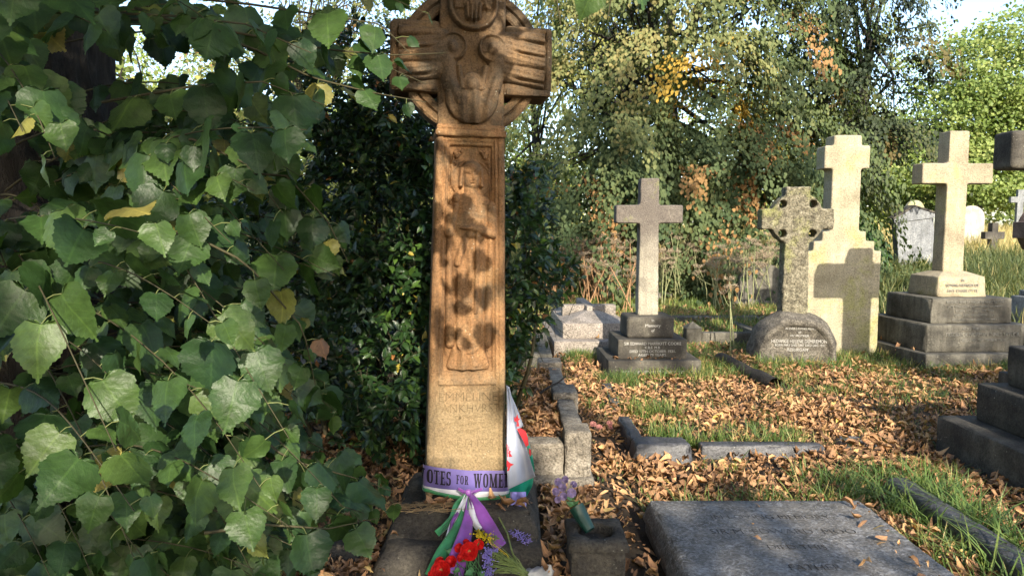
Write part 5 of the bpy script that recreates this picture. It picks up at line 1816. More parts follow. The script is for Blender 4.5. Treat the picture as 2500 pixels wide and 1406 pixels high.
# a few stray leaves on steps, slab and plinth
stray = []
for (x0, x1, y0, y1, z, k) in [(-0.55, 0.1, 3.35, 3.46, 0.19, 40), (-0.62, -0.5, 3.2, 3.9, 0.12, 30), (0.14, 0.26, 2.9, 4.1, 0.03, 120), (0.75, 1.8, 2.7, 3.55, 0.143, 7), (1.68, 1.83, 2.7, 3.6, 0.143, 26), (4.6, 4.68, 8.0, 9.1, 0.168, 30), (1.05, 1.9, 7.34, 7.38, 0.193, 20), (0.95, 1.08, 8.75, 10.5, 0.19, 60), (2.31, 2.9, 2.6, 4.6, 0.03, 420), (-0.9, -0.6, 3.0, 4.2, 0.03, 260)]:
    stray.append(np.column_stack([rs.uniform(x0, x1, k), rs.uniform(y0, y1, k), np.full(k, z) + rs.uniform(0.004, 0.02, k)]))
stray = np.concatenate(stray)
LPt = np.concatenate([np.column_stack([X1, Y1, Z1]), np.column_stack([X2, Y2, Z2]), np.column_stack([X3, Y3, Z3]), stray])
n = len(LPt)
th = rs.uniform(0, 2 * math.pi, n)
axs = np.column_stack([np.cos(th), np.sin(th), rs.normal(0, 0.2, n)])
nr = np.column_stack([rs.normal(0, 0.36, n), rs.normal(0, 0.36, n), np.ones(n)])
nr[-len(stray):, :2] *= 0.3
axs[-len(stray):, 2] *= 0.2
rot = frame_from(axs, nr)
scl = 0.018 + 0.075 * rs.random(n) ** 1.6
tnt = np.clip(rs.beta(2.2, 2.0, n) + 0.12 * nz2(LPt[:, 0], LPt[:, 1], 1.3, 9), 0, 1)
tm = [curled(s) for s in range(10)]
pk2 = rs.integers(0, 10, n)
x, y, dep = proj(LPt)
vis = (x > 850) & (x < 2500) & (y < 1400)
big = np.zeros(n, bool)
big[np.argsort(np.where(vis, dep / scl, 1e9))[:300]] = True
vm = []
for k in range(10):
    for t in (0.2, 0.4, 0.6, 0.8, 0.97):
        me = fast_mesh('fallen_leaf', tm[k][0], tm[k][1], tm[k][2], np.full(8, t))
        me.materials.append(M['litter_leaf'])
        vm.append(me)
individual('fallen_leaf', vm, pk2[big] * 5 + np.minimum(4, (tnt[big] * 5).astype(int)), LPt[big], rot[big], scl[big], litter_root)
cV, cF, cU, cT = [], [], [], []
off = 0
for k in range(10):
    s = (~big) & (pk2 == k)
    VV = leaf_verts(tm[k][0], LPt[s], rot[s], scl[s]).reshape(-1, 3)
    cV.append(VV)
    cF.append((tm[k][1][None] + (np.arange(s.sum()) * 8)[:, None, None]).reshape(-1, 3) + off)
    cU.append(np.tile(tm[k][2], (s.sum(), 1)))
    cT.append(np.repeat(tnt[s], 8))
    off += len(VV)
ll = link_mesh('scattered_leaves', fast_mesh('scattered_leaves', np.concatenate(cV), np.concatenate(cF), np.concatenate(cU), np.concatenate(cT)), litter_root, M['litter_leaf'])
ll['kind'] = 'stuff'

# grass
def blade_template(bend):
    V, U = [], []
    for i, t in enumerate((0, 0.35, 0.7, 1.0)):
        w = 0.5 * (1 - t) ** 0.7 * 0.055 + 0.002
        y = t * (1 - 0.25 * bend * t)
        z = bend * t * t
        V += [(-w, z, y), (w, z, y)]
        U += [(-w, t), (w, t)]
    F = [(0, 1, 3, 2), (2, 3, 5, 4), (4, 5, 7, 6)]
    return np.array(V), np.array(F), np.array(U)


def grass_batch(name, px, py, pz, h, bends, tint, mat, parent=None, wid=1.0, seed=1):
    r_ = np.random.default_rng(seed)
    n = len(px)
    cV, cF, cU, cT, off = [], [], [], [], 0
    pk_ = r_.integers(0, len(bends), n)
    for k, b in enumerate(bends):
        tv, tf, tuv = blade_template(b)
        s = pk_ == k
        m = int(s.sum())
        th = r_.uniform(0, 2 * math.pi, m)
        lean = r_.normal(0, 0.22, (m, 2))
        c, s_ = np.cos(th), np.sin(th)
        hh = h[s]
        base = tv[None] * np.array([1, 1, 1])
        vx = tv[:, 0] * wid
        X = (c[:, None] * vx[None] - s_[:, None] * tv[None, :, 1]) * hh[:, None]
        Y = (s_[:, None] * vx[None] + c[:, None] * tv[None, :, 1]) * hh[:, None]
        Z = tv[None, :, 2] * hh[:, None]
        X = X + lean[:, :1] * Z
        Y = Y + lean[:, 1:] * Z
        VV = np.stack([X + px[s][:, None], Y + py[s][:, None], Z + pz[s][:, None]], -1).reshape(-1, 3)
        cV.append(VV)
        cF.append((tf[None] + (np.arange(m) * 8)[:, None, None]).reshape(-1, 4) + off)
        cU.append(np.tile(tuv, (m, 1)))
        cT.append(np.repeat(tint[s], 8))
        off += len(VV)
    return link_mesh(name, fast_mesh(name, np.concatenate(cV), np.concatenate(cF), np.concatenate(cU), np.concatenate(cT)), parent, M[mat])


rs = np.random.default_rng(52)
cx = rs.uniform(0.5, 6.3, 7600)
cy = 3.8 + 6.0 * rs.random(7600) ** 0.75
gn = 0.6 * nz2(cx, cy, 1.25, 12.0) + 0.7 * nz2(cx, cy, 3.1, 3.0)
ok = ~excluded(cx, cy, 0.03) & (rs.random(7600) < np.interp(gn + 0.10 * (cy - 6), [-0.15, 0.2, 0.6], [0.04, 0.33, 0.75]))
cx, cy = cx[ok], cy[ok]
extra = []
for (x0, x1, y0, y1, k) in [(2.3, 2.55, 2.5, 4.0, 50), (2.2, 2.7, 3.9, 4.35, 45), (1.7, 2.2, 3.75, 4.3, 40), (0.8, 1.85, 3.68, 3.85, 40), (1.88, 2.1, 2.8, 3.7, 24), (0.70, 0.98, 8.25, 8.5, 60), (0.0, 0.35, 7.85, 8.6, 140), (1.0, 1.3, 4.95, 5.3, 28), (0.98, 1.35, 5.6, 6.0, 45), (0.9, 1.2, 6.8, 7.2, 50), (1.95, 2.4, 7.2, 8.3, 80), (2.8, 4.6, 7.7, 8.1, 90), (3.9, 4.55, 8.2, 8.6, 60), (4.6, 6.0, 7.4, 7.8, 60), (1.0, 2.0, 7.1, 7.28, 60), (1.3, 2.1, 4.86, 5.1, 40), (-0.05, 0.3, 6.82, 7.5, 50)]:
    extra.append(np.column_stack([rs.uniform(x0, x1, k), rs.uniform(y0, y1, k)]))
extra = np.concatenate(extra)
cx, cy = np.concatenate([cx, extra[:, 0]]), np.concatenate([cy, extra[:, 1]])
tall = np.concatenate([np.zeros(ok.sum()), np.ones(len(extra))])
per = 13
bx_ = (cx[:, None] + rs.normal(0, 0.035, (len(cx), per))).ravel()
by_ = (cy[:, None] + rs.normal(0, 0.035, (len(cx), per))).ravel()
hh = (rs.uniform(0.04, 0.125, (len(cx), per)) * (1 + 0.5 * tall[:, None])).ravel()
tt = np.clip(np.repeat(rs.uniform(0.25, 1.0, len(cx)), per) + rs.normal(0, 0.12, len(bx_)), 0, 1)
gr_ = grass_batch('grass', bx_, by_, gz(bx_, by_) - 0.01, hh, [0.25, 0.55, 0.85, 1.15], tt, 'grass', None, 1.0, 5)
tag(gr_, 'tufts of green grass growing through the fallen leaves', 'grass', None, 'stuff')
# tufts arching over the rounded kerb
kx, ky = rs.uniform(2.12, 2.32, 700), rs.uniform(2.4, 4.0, 700)
kz = np.where(kx > 2.44, 0.05, 0.10)
kt = grass_batch('kerb_grass', np.where(rs.random(700) < 0.75, rs.uniform(2.28, 2.37, 700), rs.uniform(2.06, 2.13, 700)), ky, np.full(700, 0.03), rs.uniform(0.10, 0.27, 700), [0.7, 1.0, 1.3], rs.uniform(0.2, 0.8, 700), 'grass', None, 0.9, 6)
tag(kt, 'long arching grass blades spilling over the round-topped kerb', 'grass', None, 'stuff')

# short sunny grass and tall grass further back
rs = np.random.default_rng(61)
n = 52000
bx_ = rs.uniform(-1.5, 12, n)
by_ = rs.uniform(8.9, 13.5, n)
o_ = ~excluded(bx_, by_)
bx_, by_ = bx_[o_], by_[o_]
sg = grass_batch('sunny_grass', bx_, by_, gz(bx_, by_) - 0.01, rs.uniform(0.05, 0.13, len(bx_)), [0.2, 0.5, 0.8], np.clip(rs.uniform(0.55, 1.0, len(bx_)) + 0.25 * nz2(bx_, by_, 1.1, 4), 0, 1), 'grass', None, 2.2, 7)
tag(sg, 'short yellow-green grass in sun behind the crosses', 'grass', None, 'stuff')
n = 62000
by_ = 12.2 + 22 * rs.random(n) ** 1.5
bx_ = rs.uniform(-0.12, 0.86, n) * by_ * 0.95 + rs.normal(0, 0.2, n)
dry = sstep(15.5, 19.0, by_ + 0.8 * nz2(bx_, by_, 0.5, 7))
hgt = rs.uniform(0.25, 0.62, n) * np.interp(nz2(bx_, by_, 0.6, 2), [-0.5, 0.4], [0.6, 1.15])
# near the middle the tall growth starts only behind the stalks
o_ = ~excluded(bx_, by_) & ~((bx_ < 4.5) & (by_ < 12.6)) & (((bx_ > 0.0) & (bx_ < 30)))
o_ |= (bx_ > 5.2) & (by_ > 9.6) & (by_ < 12.3)
tg = grass_batch('tall_grass', bx_[o_], by_[o_], gz(bx_, by_)[o_] - 0.02, hgt[o_], [0.15, 0.4, 0.7], np.clip(0.12 + 0.75 * dry[o_] + rs.normal(0, 0.16, o_.sum()), 0, 1), 'tall_grass', None, 0.75, 8)
tag(tg, 'long rank grass turning straw yellow towards the far headstones', 'grass', None, 'stuff')
n = 16000
bx2 = rs.uniform(4.9, 10.5, n)
by2 = rs.uniform(9.4, 14.5, n)
o2 = (bx2 > 0.52 * by2) & ~excluded(bx2, by2)
tg2 = grass_batch('rank_grass', bx2[o2], by2[o2], gz(bx2, by2)[o2] - 0.02, rs.uniform(0.2, 0.6, o2.sum()), [0.2, 0.5, 0.8], np.clip(rs.beta(1.6, 3.0, o2.sum()), 0, 1), 'tall_grass', None, 0.8, 9)
tag(tg2, 'grey-green rank grass round the buff cross and leaning headstone', 'grass', None, 'stuff')

# low leafy undergrowth (nettles, brambles) at the tree's foot
rs = np.random.default_rng(64)
n = 15000
ux = np.concatenate([rs.uniform(0.0, 7.5, 9500), rs.uniform(5.5, 10, 5500)])
uy = np.concatenate([rs.uniform(12.3, 14.4, 9500), rs.uniform(11.5, 15, 5500)])
um = nz2(ux, uy, 0.9, 3)
uz = gz(ux, uy) + rs.random(n) ** 1.4 * np.interp(um, [-0.5, 0.4], [0.15, 0.75]) * np.where(ux > 5.5, 0.6, 1.0)
ua = np.column_stack([rs.normal(0, 1, n), rs.normal(-0.3, 1, n), rs.normal(-0.3, 0.4, n)])
un = np.column_stack([rs.normal(0, 0.5, n), rs.normal(-0.4, 0.5, n), np.ones(n)])
ug = batch('undergrowth', TL, np.column_stack([ux, uy, uz]), frame_from(ua, un), rs.uniform(0.05, 0.11, n), rs.uniform(0, 0.8, n), M['tree_leaf'])
tag(ug, 'low brambles and nettles at the foot of the big tree', 'undergrowth', None, 'stuff')

# ---- dry hogweed stalks
rs = np.random.default_rng(71)


def hogweed(name, label, x, y, h, mat, group, spread=0.3, nst=4):
    root = empty(name, (x, y, float(gz(x, y)) - 0.03), rs.uniform(0, 6))
    tag(root, label, 'dried plant', group)
    for s in range(nst):
        hh = h * rs.uniform(0.6, 1.0)
        top = np.array([rs.normal(0, spread * 0.5), rs.normal(0, spread * 0.3), hh])
        b0 = np.array([rs.normal(0, spread * 0.35), rs.normal(0, spread * 0.2), 0])
        a = Acc()
        a.tube(smooth_path([b0, (b0 + top) / 2 + rs.normal(0, 0.03, 3), top], 6), np.linspace(0.010, 0.006, 6), 5)
        heads = [top]
        for k in range(rs.integers(1, 4)):
            f = rs.uniform(0.5, 0.85)
            st = b0 + (top - b0) * f
            e = st + np.array([rs.normal(0, 0.12), rs.normal(0, 0.1), rs.uniform(0.12, 0.25)])
            a.tube([st, (st + e) / 2 + np.array([0, 0, -0.02]), e], [0.005, 0.004, 0.004], 4)
            heads.append(e)
        a.build('stalk', mat, root)
        for hd in heads:
            u = Acc()
            nr_ = rs.integers(9, 15)
            R_ = rs.uniform(0.05, 0.10)
            for k in range(nr_):
                an = 2 * math.pi * k / nr_ + rs.uniform(0, 0.4)
                rr = R_ * rs.uniform(0.5, 1.0)
                e = hd + np.array([rr * math.cos(an), rr * math.sin(an), R_ * rs.uniform(0.4, 0.8)])
                u.tube([hd, e], [0.0022, 0.0018], 3)
                for _ in range(4):
                    q_ = e + rs.normal(0, 0.009, 3)
                    w = 0.007
                    u.add([q_ + (w, 0, 0), q_ + (0, w, w * 0.5), q_ + (-w, 0, 0), q_ + (0, -w, w * 0.4), q_ + (0, 0, w)], [(0, 1, 4), (1, 2, 4), (2, 3, 4), (3, 0, 4)])
            u.build('seed_head', M['umbel'], root, False)
    return root


for k in range(17):
    x = rs.uniform(0.55, 2.3)
    y = rs.uniform(11.4, 12.9)
    hogweed('dried_hogweed', 'brown dried hogweed stalks beside the grey cross', x, y, rs.uniform(0.85, 1.3), M['dry_stalk'], 'brown dried stalks at the tree foot', 0.3, 5)
for k in range(26):
    x = rs.uniform(2.3, 5.2)
    y = rs.uniform(11.6, 13.4)
    hogweed('grey_hogweed', 'grey-green hogweed stalks with flat seed heads behind the ring cross', x, y, rs.uniform(0.9, 1.35), M['grey_stalk'], 'grey-green stalks at the tree foot', 0.32, 4)
hw = hogweed('green_umbel_plant', 'single pale green umbel stem standing in the sunny grass before the kerb posts', 2.75, 8.85, 0.98, M['grey_stalk'], None, 0.16, 2)

# ================================================================== SASH, FLAG AND FLOWERS ON THE CROSS
M['sash'] = plain('purple_satin', (0.105, 0.082, 0.26, 1), 0.38, 0.5, 0.22, 9, 0.3)
M['ink'] = plain('black_print', (0.012, 0.010, 0.014, 1), 0.6, 0.2)
M['purple'] = plain('purple_ribbon', (0.20, 0.055, 0.30, 1), 0.4, 0.45, 0.3, 14, 0.3)
M['green'] = plain('green_ribbon', (0.03, 0.20, 0.075, 1), 0.45, 0.4, 0.4, 16, 0.3)
M['white'] = plain('white_ribbon', (0.55, 0.55, 0.60, 1), 0.5, 0.35, 0.2, 14, 0.3)
M['flag_white'] = plain('white_polyester', (0.36, 0.39, 0.48, 1), 0.5, 0.35, 0.08, 10, 0.2, 0.15)
M['flag_green'] = plain('green_polyester', (0.005, 0.28, 0.19, 1), 0.5, 0.35, 0.2, 10, 0.2, 0.15)
M['flag_red'] = plain('red_print', (0.42, 0.02, 0.03, 1), 0.55, 0.3, 0.2, 20)
M['lilac_cloth'] = plain('lilac_satin', (0.24, 0.23, 0.62, 1), 0.42, 0.45, 0.15, 10, 0.3)
M['poppy'] = plain('red_petal', (0.62, 0.014, 0.012, 1), 0.55, 0.3, 0.35, 60, 0.0, 0.2)
M['poppy_eye'] = plain('poppy_centre', (0.45, 0.36, 0.14, 1), 0.8)
M['yellow_fl'] = plain('goldenrod', (0.60, 0.46, 0.02, 1), 0.8)
M['lilac_fl'] = plain('lilac_petal', (0.40, 0.31, 0.52, 1), 0.7, 0.2, 0.3, 50, 0, 0.2)
M['violet_fl'] = plain('violet_floret', (0.24, 0.20, 0.55, 1), 0.7, 0.2, 0.3, 60)
M['stem_green'] = plain('cut_stem', (0.16, 0.21, 0.06, 1), 0.5, 0.4, 0.35, 40)
M['leaf_green'] = plain('artificial_leaf', (0.06, 0.16, 0.05, 1), 0.5, 0.4, 0.35, 40)
M['paper'] = plain('crumpled_paper', (0.60, 0.58, 0.55, 1), 0.7, 0.3, 0.15, 20)
M['vase_green'] = plain('dark_green_plastic', (0.008, 0.045, 0.032, 1), 0.4, 0.5, 0.2, 20)
M['pink_dry'] = plain('faded_pink_petal', (0.42, 0.19, 0.17, 1), 0.8, 0.2, 0.3, 60)
M['straw'] = plain('straw', (0.30, 0.21, 0.11, 1), 0.8, 0.2, 0.4, 30)

sash = empty('votes_sash', (-0.255, 3.62, 0), R(9), R(1.1))
tag(sash, 'purple VOTES FOR WOMEN sash tied round the foot of the carved cross', 'sash')
HWX, HDY = 0.212, 0.131


def loop_point(s, h, off=0.0):
    """s runs along the front from the left corner (s=0) to the right corner (s=2*HWX), round rounded corners"""
    r = 0.022
    L = 2 * (HWX - r)
    if 0 <= s <= L:
        x, y, nx, ny = -HWX + r + s, -HDY, 0, -1
    elif s < 0:
        a = min(-s / r, math.pi / 2)
        x, y = -HWX + r - r * math.sin(a), -HDY + r - r * math.cos(a)
        nx, ny = -math.sin(a), -math.cos(a)
        rest = -s - r * math.pi / 2
        if rest > 0:
            y += rest
    else:
        a = min((s - L) / r, math.pi / 2)
        x, y = HWX - r + r * math.sin(a), -HDY + r - r * math.cos(a)
        nx, ny = math.sin(a), -math.cos(a)
        rest = s - L - r * math.pi / 2
        if rest > 0:
            y += rest
    w = 0.0035 * math.sin(s * 38 + h * 50) + 0.004 * math.sin(s * 17 - h * 60 + 1) + 0.003 * math.sin(h * 120 + s * 9)
    o = off + 0.005 + w * (0.3 + 0.7 * abs(h - 0.5) * 2 if False else 0.8)
    return (x + nx * o, y + ny * o)


def sash_mid(s):
    t = s / (2 * HWX)
    return 0.318 - 0.036 * t - 0.014 * math.sin(math.pi * max(0, min(1, t)))


def sash_pt(s, v, off=0.0):
    x, y = loop_point(s, v * 0.1, off)
    return (x, y, sash_mid(s) + v)


def band(name, mat, s0, s1, v0, v1, off=0.0, nv=9, ns=90, vfun=None):
    V, F = [], []
    for i in range(ns + 1):
        s = s0 + (s1 - s0) * i / ns
        a0, a1 = (vfun(s) if vfun else (v0, v1))
        for j in range(nv + 1):
            v = a0 + (a1 - a0) * j / nv
            V.append(sash_pt(s, v, off + 0.003 * math.sin(j / nv * math.pi)))
    for i in range(ns):
        for j in range(nv):
            F.append((i * (nv + 1) + j, (i + 1) * (nv + 1) + j, (i + 1) * (nv + 1) + j + 1, i * (nv + 1) + j + 1))
    return mesh_obj(name, V, F, mat, sash, True)


band('purple_band', M['sash'], -0.06, 2 * HWX + 0.16, -0.054, 0.054, 0.004)


def sag(s):
    t = max(0.0, min(1.0, s / (2 * HWX)))
    return -0.016 * math.sin(math.pi * t)


band('white_band', M['white'], -0.06, 2 * HWX + 0.14, 0, 0, 0.001, 4, 80, lambda s: (-0.072 + sag(s), -0.045))
band('green_band', M['green'], -0.06, 2 * HWX + 0.14, 0, 0, 0.006, 3, 80, lambda s: (-0.082 + sag(s) * 1.3, -0.064 + sag(s) * 1.2))

# slab-serif letters for the sash, built from strokes in a unit box (width, list of quads)
def q4(x0, y0, x1, y1):
    return [(x0, y0), (x1, y0), (x1, y1), (x0, y1)]


def diag(xa, ya, xb, yb, w):
    return [(xa - w / 2, ya), (xa + w / 2, ya), (xb + w / 2, yb), (xb - w / 2, yb)]


def ringq(w, h, tx, ty, a0=0, a1=360, n=16, cx=None, cy=None):
    cx = w / 2 if cx is None else cx
    cy = h / 2 if cy is None else cy
    out = []
    for i in range(n):
        p = []
        for a_, k in ((i, 0), (i + 1, 0), (i + 1, 1), (i, 1)):
            t = R(a0 + (a1 - a0) * a_ / n)
            rx, ry = (w / 2, h / 2) if k == 0 else (w / 2 - tx, h / 2 - ty)
            e = 0.75
            c, s = math.cos(t), math.sin(t)
            p.append((cx + rx * math.copysign(abs(c) ** e, c), cy + ry * math.copysign(abs(s) ** e, s)))
        out.append(p)
    return out


S_ = 0.09
GL = {
    'V': (0.62, [diag(0.13, 1, 0.31, 0, 0.19), diag(0.50, 1, 0.31, 0, 0.10), q4(0, 1 - S_, 0.27, 1), q4(0.38, 1 - S_, 0.62, 1)]),
    'O': (0.56, ringq(0.56, 1.0, 0.18, 0.09)),
    'T': (0.56, [q4(0.19, 0, 0.37, 1), q4(0, 1 - S_, 0.56, 1), q4(0, 0.72, 0.06, 1), q4(0.50, 0.72, 0.56, 1), q4(0.10, 0, 0.46, S_)]),
    'E': (0.52, [q4(0.07, 0, 0.25, 1), q4(0, 1 - S_, 0.50, 1), q4(0, 0, 0.52, S_), q4(0.25, 0.46, 0.40, 0.55), q4(0.44, 0.72, 0.50, 1), q4(0.46, 0, 0.52, 0.30), q4(0.36, 0.38, 0.41, 0.63)]),
    'S': (0.50, ringq(0.48, 0.54, 0.16, 0.09, 20, 270, 12, 0.25, 0.73) + ringq(0.50, 0.56, 0.17, 0.09, -160, 90, 12, 0.25, 0.28) + [q4(0.40, 0.70, 0.46, 1), q4(0.02, 0, 0.08, 0.30)]),
    'F': (0.50, [q4(0.07, 0, 0.25, 1), q4(0, 1 - S_, 0.50, 1), q4(0, 0, 0.34, S_), q4(0.25, 0.46, 0.40, 0.55), q4(0.44, 0.70, 0.50, 1), q4(0.36, 0.38, 0.41, 0.63)]),
    'R': (0.60, [q4(0.07, 0, 0.25, 1), q4(0, 0, 0.32, S_), q4(0, 1 - S_, 0.3, 1), diag(0.36, 0.50, 0.48, 0.0, 0.17), q4(0.42, 0, 0.62, S_)] + ringq(0.44, 0.54, 0.17, 0.09, -90, 90, 10, 0.31, 0.73) + [q4(0.2, 0.46, 0.32, 0.55), q4(0.2, 0.91, 0.32, 1)]),
    'W': (0.92, [diag(0.13, 1, 0.29, 0, 0.17), diag(0.46, 1, 0.29, 0, 0.09), diag(0.46, 1, 0.62, 0, 0.17), diag(0.80, 1, 0.62, 0, 0.09), q4(0, 1 - S_, 0.26, 1), q4(0.34, 1 - S_, 0.58, 1), q4(0.70, 1 - S_, 0.92, 1)]),
    'M': (0.86, [q4(0.07, 0, 0.16, 1), q4(0.60, 0, 0.79, 1), diag(0.16, 1, 0.40, 0, 0.17), diag(0.66, 1, 0.40, 0, 0.10), q4(0, 0, 0.24, S_), q4(0.52, 0, 0.86, S_), q4(0, 1 - S_, 0.22, 1), q4(0.62, 1 - S_, 0.86, 1)]),
    'N': (0.68, [q4(0.07, 0, 0.16, 1), q4(0.52, 0, 0.61, 1), diag(0.15, 1, 0.53, 0, 0.17), q4(0, 0, 0.24, S_), q4(0, 1 - S_, 0.24, 1), q4(0.44, 1 - S_, 0.68, 1)]),
}
V, F = [], []
s = -0.042
for word, hgt in (('VOTES', 0.072), ('FOR', 0.046), ('WOMEN', 0.072)):
    for ch in word:
        wd, polys = GL[ch]
        k = hgt * 0.66
        for p in polys:
            # subdivide so strokes follow the cloth
            a0, a1, a2, a3 = [np.array(v) for v in p]
            nu, nv = 4, 4
            st_ = len(V)
            for i in range(nu + 1):
                for j in range(nv + 1):
                    u, v = i / nu, j / nv
                    pt = a0 * (1 - u) * (1 - v) + a1 * u * (1 - v) + a2 * u * v + a3 * (1 - u) * v
                    V.append(sash_pt(s + pt[0] * k, (pt[1] - 0.5) * hgt + 0.004, 0.009))
            for i in range(nu):
                for j in range(nv):
                    b0 = st_ + i * (nv + 1) + j
                    F.append((b0, b0 + nv + 1, b0 + nv + 2, b0 + 1))
        s += wd * k + 0.005
    s += 0.022
mesh_obj('lettering', V, F, M['ink'], sash, True)

SLOC = Matrix.LocRotScale(Vector((-0.255, 3.62, 0)), sash.rotation_euler, None).inverted()


def to_sash(p):
    return SLOC @ Vector(p)


def ribbon(name, mat, pts, widths, parent, conv=None, n=26, ripple=0.012, freq=9.0, edge=None, seed=0, twist=0.0):
    """cloth strip: pts world positions, width across the view"""
    p = np.asarray(pts, float)
    t = np.linspace(0, len(p) - 1, n)
    # smooth interpolation
    P_ = np.stack([np.interp(t, range(len(p)), p[:, c]) for c in range(3)], -1)
    for _ in range(3):
        P_[1:-1] = (P_[:-2] + 2 * P_[1:-1] + P_[2:]) / 4
    W_ = np.interp(t, np.linspace(0, len(p) - 1, len(widths)), widths)
    V, F, VE = [], [], []
    m = 6
    for i in range(n):
        a = P_[min(i + 1, n - 1)] - P_[max(i - 1, 0)]
        a /= np.linalg.norm(a) + 1e-9
        s = np.cross(a, [0.15 + twist * math.sin(i * 0.25), -1, 0.2])
        s /= np.linalg.norm(s)
        for j in range(m + 1):
            f = j / m - 0.5
            v = P_[i] + s * f * W_[i] + np.array([0, -1, 0.2]) * (ripple * (math.sin(j / m * math.pi * 1.6 + seed) * 0.6 + 0.4 * math.sin(i / n * freq + j + seed)))
            V.append(v)
    if conv:
        V = [conv(v) for v in V]
    for i in range(n - 1):
        for j in range(m):
            F.append((i * (m + 1) + j, i * (m + 1) + j + 1, (i + 1) * (m + 1) + j + 1, (i + 1) * (m + 1) + j))
    o = mesh_obj(name, V, F, mat, parent, True)
    so = o.modifiers.new('thickness', 'SOLIDIFY')
    so.thickness = 0.0012
    if edge is not None:
        E, EF = [], []
        jj_ = edge[1]
        for i in range(n):
            E += [np.array(V[i * (m + 1) + jj_]) + np.array([0, -0.003, 0.001]), np.array(V[i * (m + 1) + jj_]) * 0.88 + np.array(V[i * (m + 1) + (jj_ + (1 if jj_ == 0 else -1))]) * 0.12 * 1 + np.array([0, -0.003, 0.001])]
        for i in range(n - 1):
            EF.append((2 * i, 2 * i + 1, 2 * i + 3, 2 * i + 2))
        mesh_obj('piping', E, EF, edge[0], o, True)
    return o


PROFILE = [(4.05, 0.19), (3.345, 0.19), (3.235, 0.098), (3.15, 0.095), (2.93, -0.11), (2.6, -0.11)]


def on_plinth(x, y, lift=0.01):
    """where the sight line meets the plinth's sloping front, a little above the stone"""
    a, b, c = ray(x, y)
    best = None
    for Yq in np.linspace(3.6, 2.62, 400):
        zq = CAM_H + c * Yq / b
        zs = np.interp(-Yq, [-p[0] for p in PROFILE], [p[1] for p in PROFILE])
        if zq >= zs + lift:
            best = Yq
            break
    return at(x, y, best or 3.0)


def px(*pts):
    return [at(p[0], p[1], p[2]) if p[1] < 1235 else on_plinth(p[0], p[1], 0.018) for p in pts]


ribbon('tail', M['green'], px((1141, 1208, 3.40), (1132, 1260, 3.33), (1112, 1310, 3.25), (1085, 1355, 3.16), (1060, 1412, 3.06)), [0.018, 0.045, 0.075, 0.09, 0.095], sash, to_sash, edge=(M['white'], 0))
ribbon('tail', M['purple'], px((1145, 1210, 3.39), (1143, 1270, 3.34), (1130, 1330, 3.24), (1105, 1400, 3.10)), [0.016, 0.05, 0.08, 0.095], sash, to_sash, seed=2)
ribbon('tail', M['purple'], px((1147, 1206, 3.39), (1172, 1245, 3.35), (1195, 1290, 3.28), (1222, 1335, 3.18)), [0.024, 0.055, 0.068, 0.062], sash, to_sash, seed=4, edge=(M['white'], 6))
ribbon('tail', M['white'], px((1139, 1208, 3.385), (1122, 1250, 3.345), (1104, 1290, 3.29), (1094, 1318, 3.25)), [0.016, 0.035, 0.04, 0.03], sash, to_sash, seed=1)
ribbon('tail', M['green'], px((1137, 1206, 3.38), (1114, 1230, 3.35), (1106, 1262, 3.32), (1085, 1285, 3.28), (1066, 1302, 3.24)), [0.014, 0.03, 0.03, 0.032, 0.034], sash, to_sash, seed=3, edge=(M['white'], 0))
ribbon('tail', M['purple'], px((1120, 1250, 3.35), (1106, 1275, 3.31), (1096, 1310, 3.26)), [0.025, 0.03, 0.03], sash, to_sash, seed=5)
ribbon('tail', M['white'], px((1148, 1212, 3.39), (1152, 1250, 3.35), (1160, 1278, 3.31), (1172, 1292, 3.29)), [0.014, 0.03, 0.035, 0.03], sash, to_sash, seed=6, edge=(M['green'], 6))
ribbon('crossed_strap', M['purple'], px((1118, 1192, 3.42), (1132, 1200, 3.405), (1146, 1204, 3.40), (1160, 1199, 3.41), (1178, 1192, 3.44)), [0.014, 0.016, 0.02, 0.016, 0.012], sash, to_sash, seed=6, ripple=0.003)
# knot
bm = bmesh.new()
bmesh.ops.create_uvsphere(bm, u_segments=16, v_segments=10, radius=0.016)
for v in bm.verts:
    v.co = Vector((v.co.x * 1.1, v.co.y * 0.8, v.co.z * 1.2)) * (1 + 0.25 * fbm(*(v.co * 90), 2))
    v.co = to_sash(Vector(at(1144, 1203, 3.39)) + v.co)
bm_obj('knot', bm, M['purple'], sash, True)

# ---- flag
flag = empty('draped_flag', at3(1245, 940, 3.46))
tag(flag, 'white and green flag with red dragon hanging beside the carved cross', 'flag')
FO = Vector(at(1245, 940, 3.46))


def sheet(name, mat, left, right, Yl, Yr, parent, n=24, m=14, rip=0.028, ph=0.0, thick=True):
    """cloth between a left and right edge given in photograph positions; folds along its length"""
    V, F = [], []
    l = np.array(left, float)
    r = np.array(right, float)
    for i in range(n + 1):
        t = i / n
        a = np.array([np.interp(t, np.linspace(0, 1, len(l)), l[:, c]) for c in (0, 1)])
        b = np.array([np.interp(t, np.linspace(0, 1, len(r)), r[:, c]) for c in (0, 1)])
        for j in range(m + 1):
            f = j / m
            q_ = a * (1 - f) + b * f
            Y = Yl * (1 - f) + Yr * f - rip * (0.3 + t) * math.sin(f * 5.2 + ph + t * 0.8) - 0.012 * math.sin(f * 11 + t * 3)
            V.append(Vector(at(q_[0], q_[1], Y)) - FO)
    for i in range(n):
        for j in range(m):
            F.append((i * (m + 1) + j, i * (m + 1) + j + 1, (i + 1) * (m + 1) + j + 1, (i + 1) * (m + 1) + j))
    o = mesh_obj(name, V, F, mat, parent, True)
    if thick:
        so = o.modifiers.new('thickness', 'SOLIDIFY')
        so.thickness = 0.001
    return o


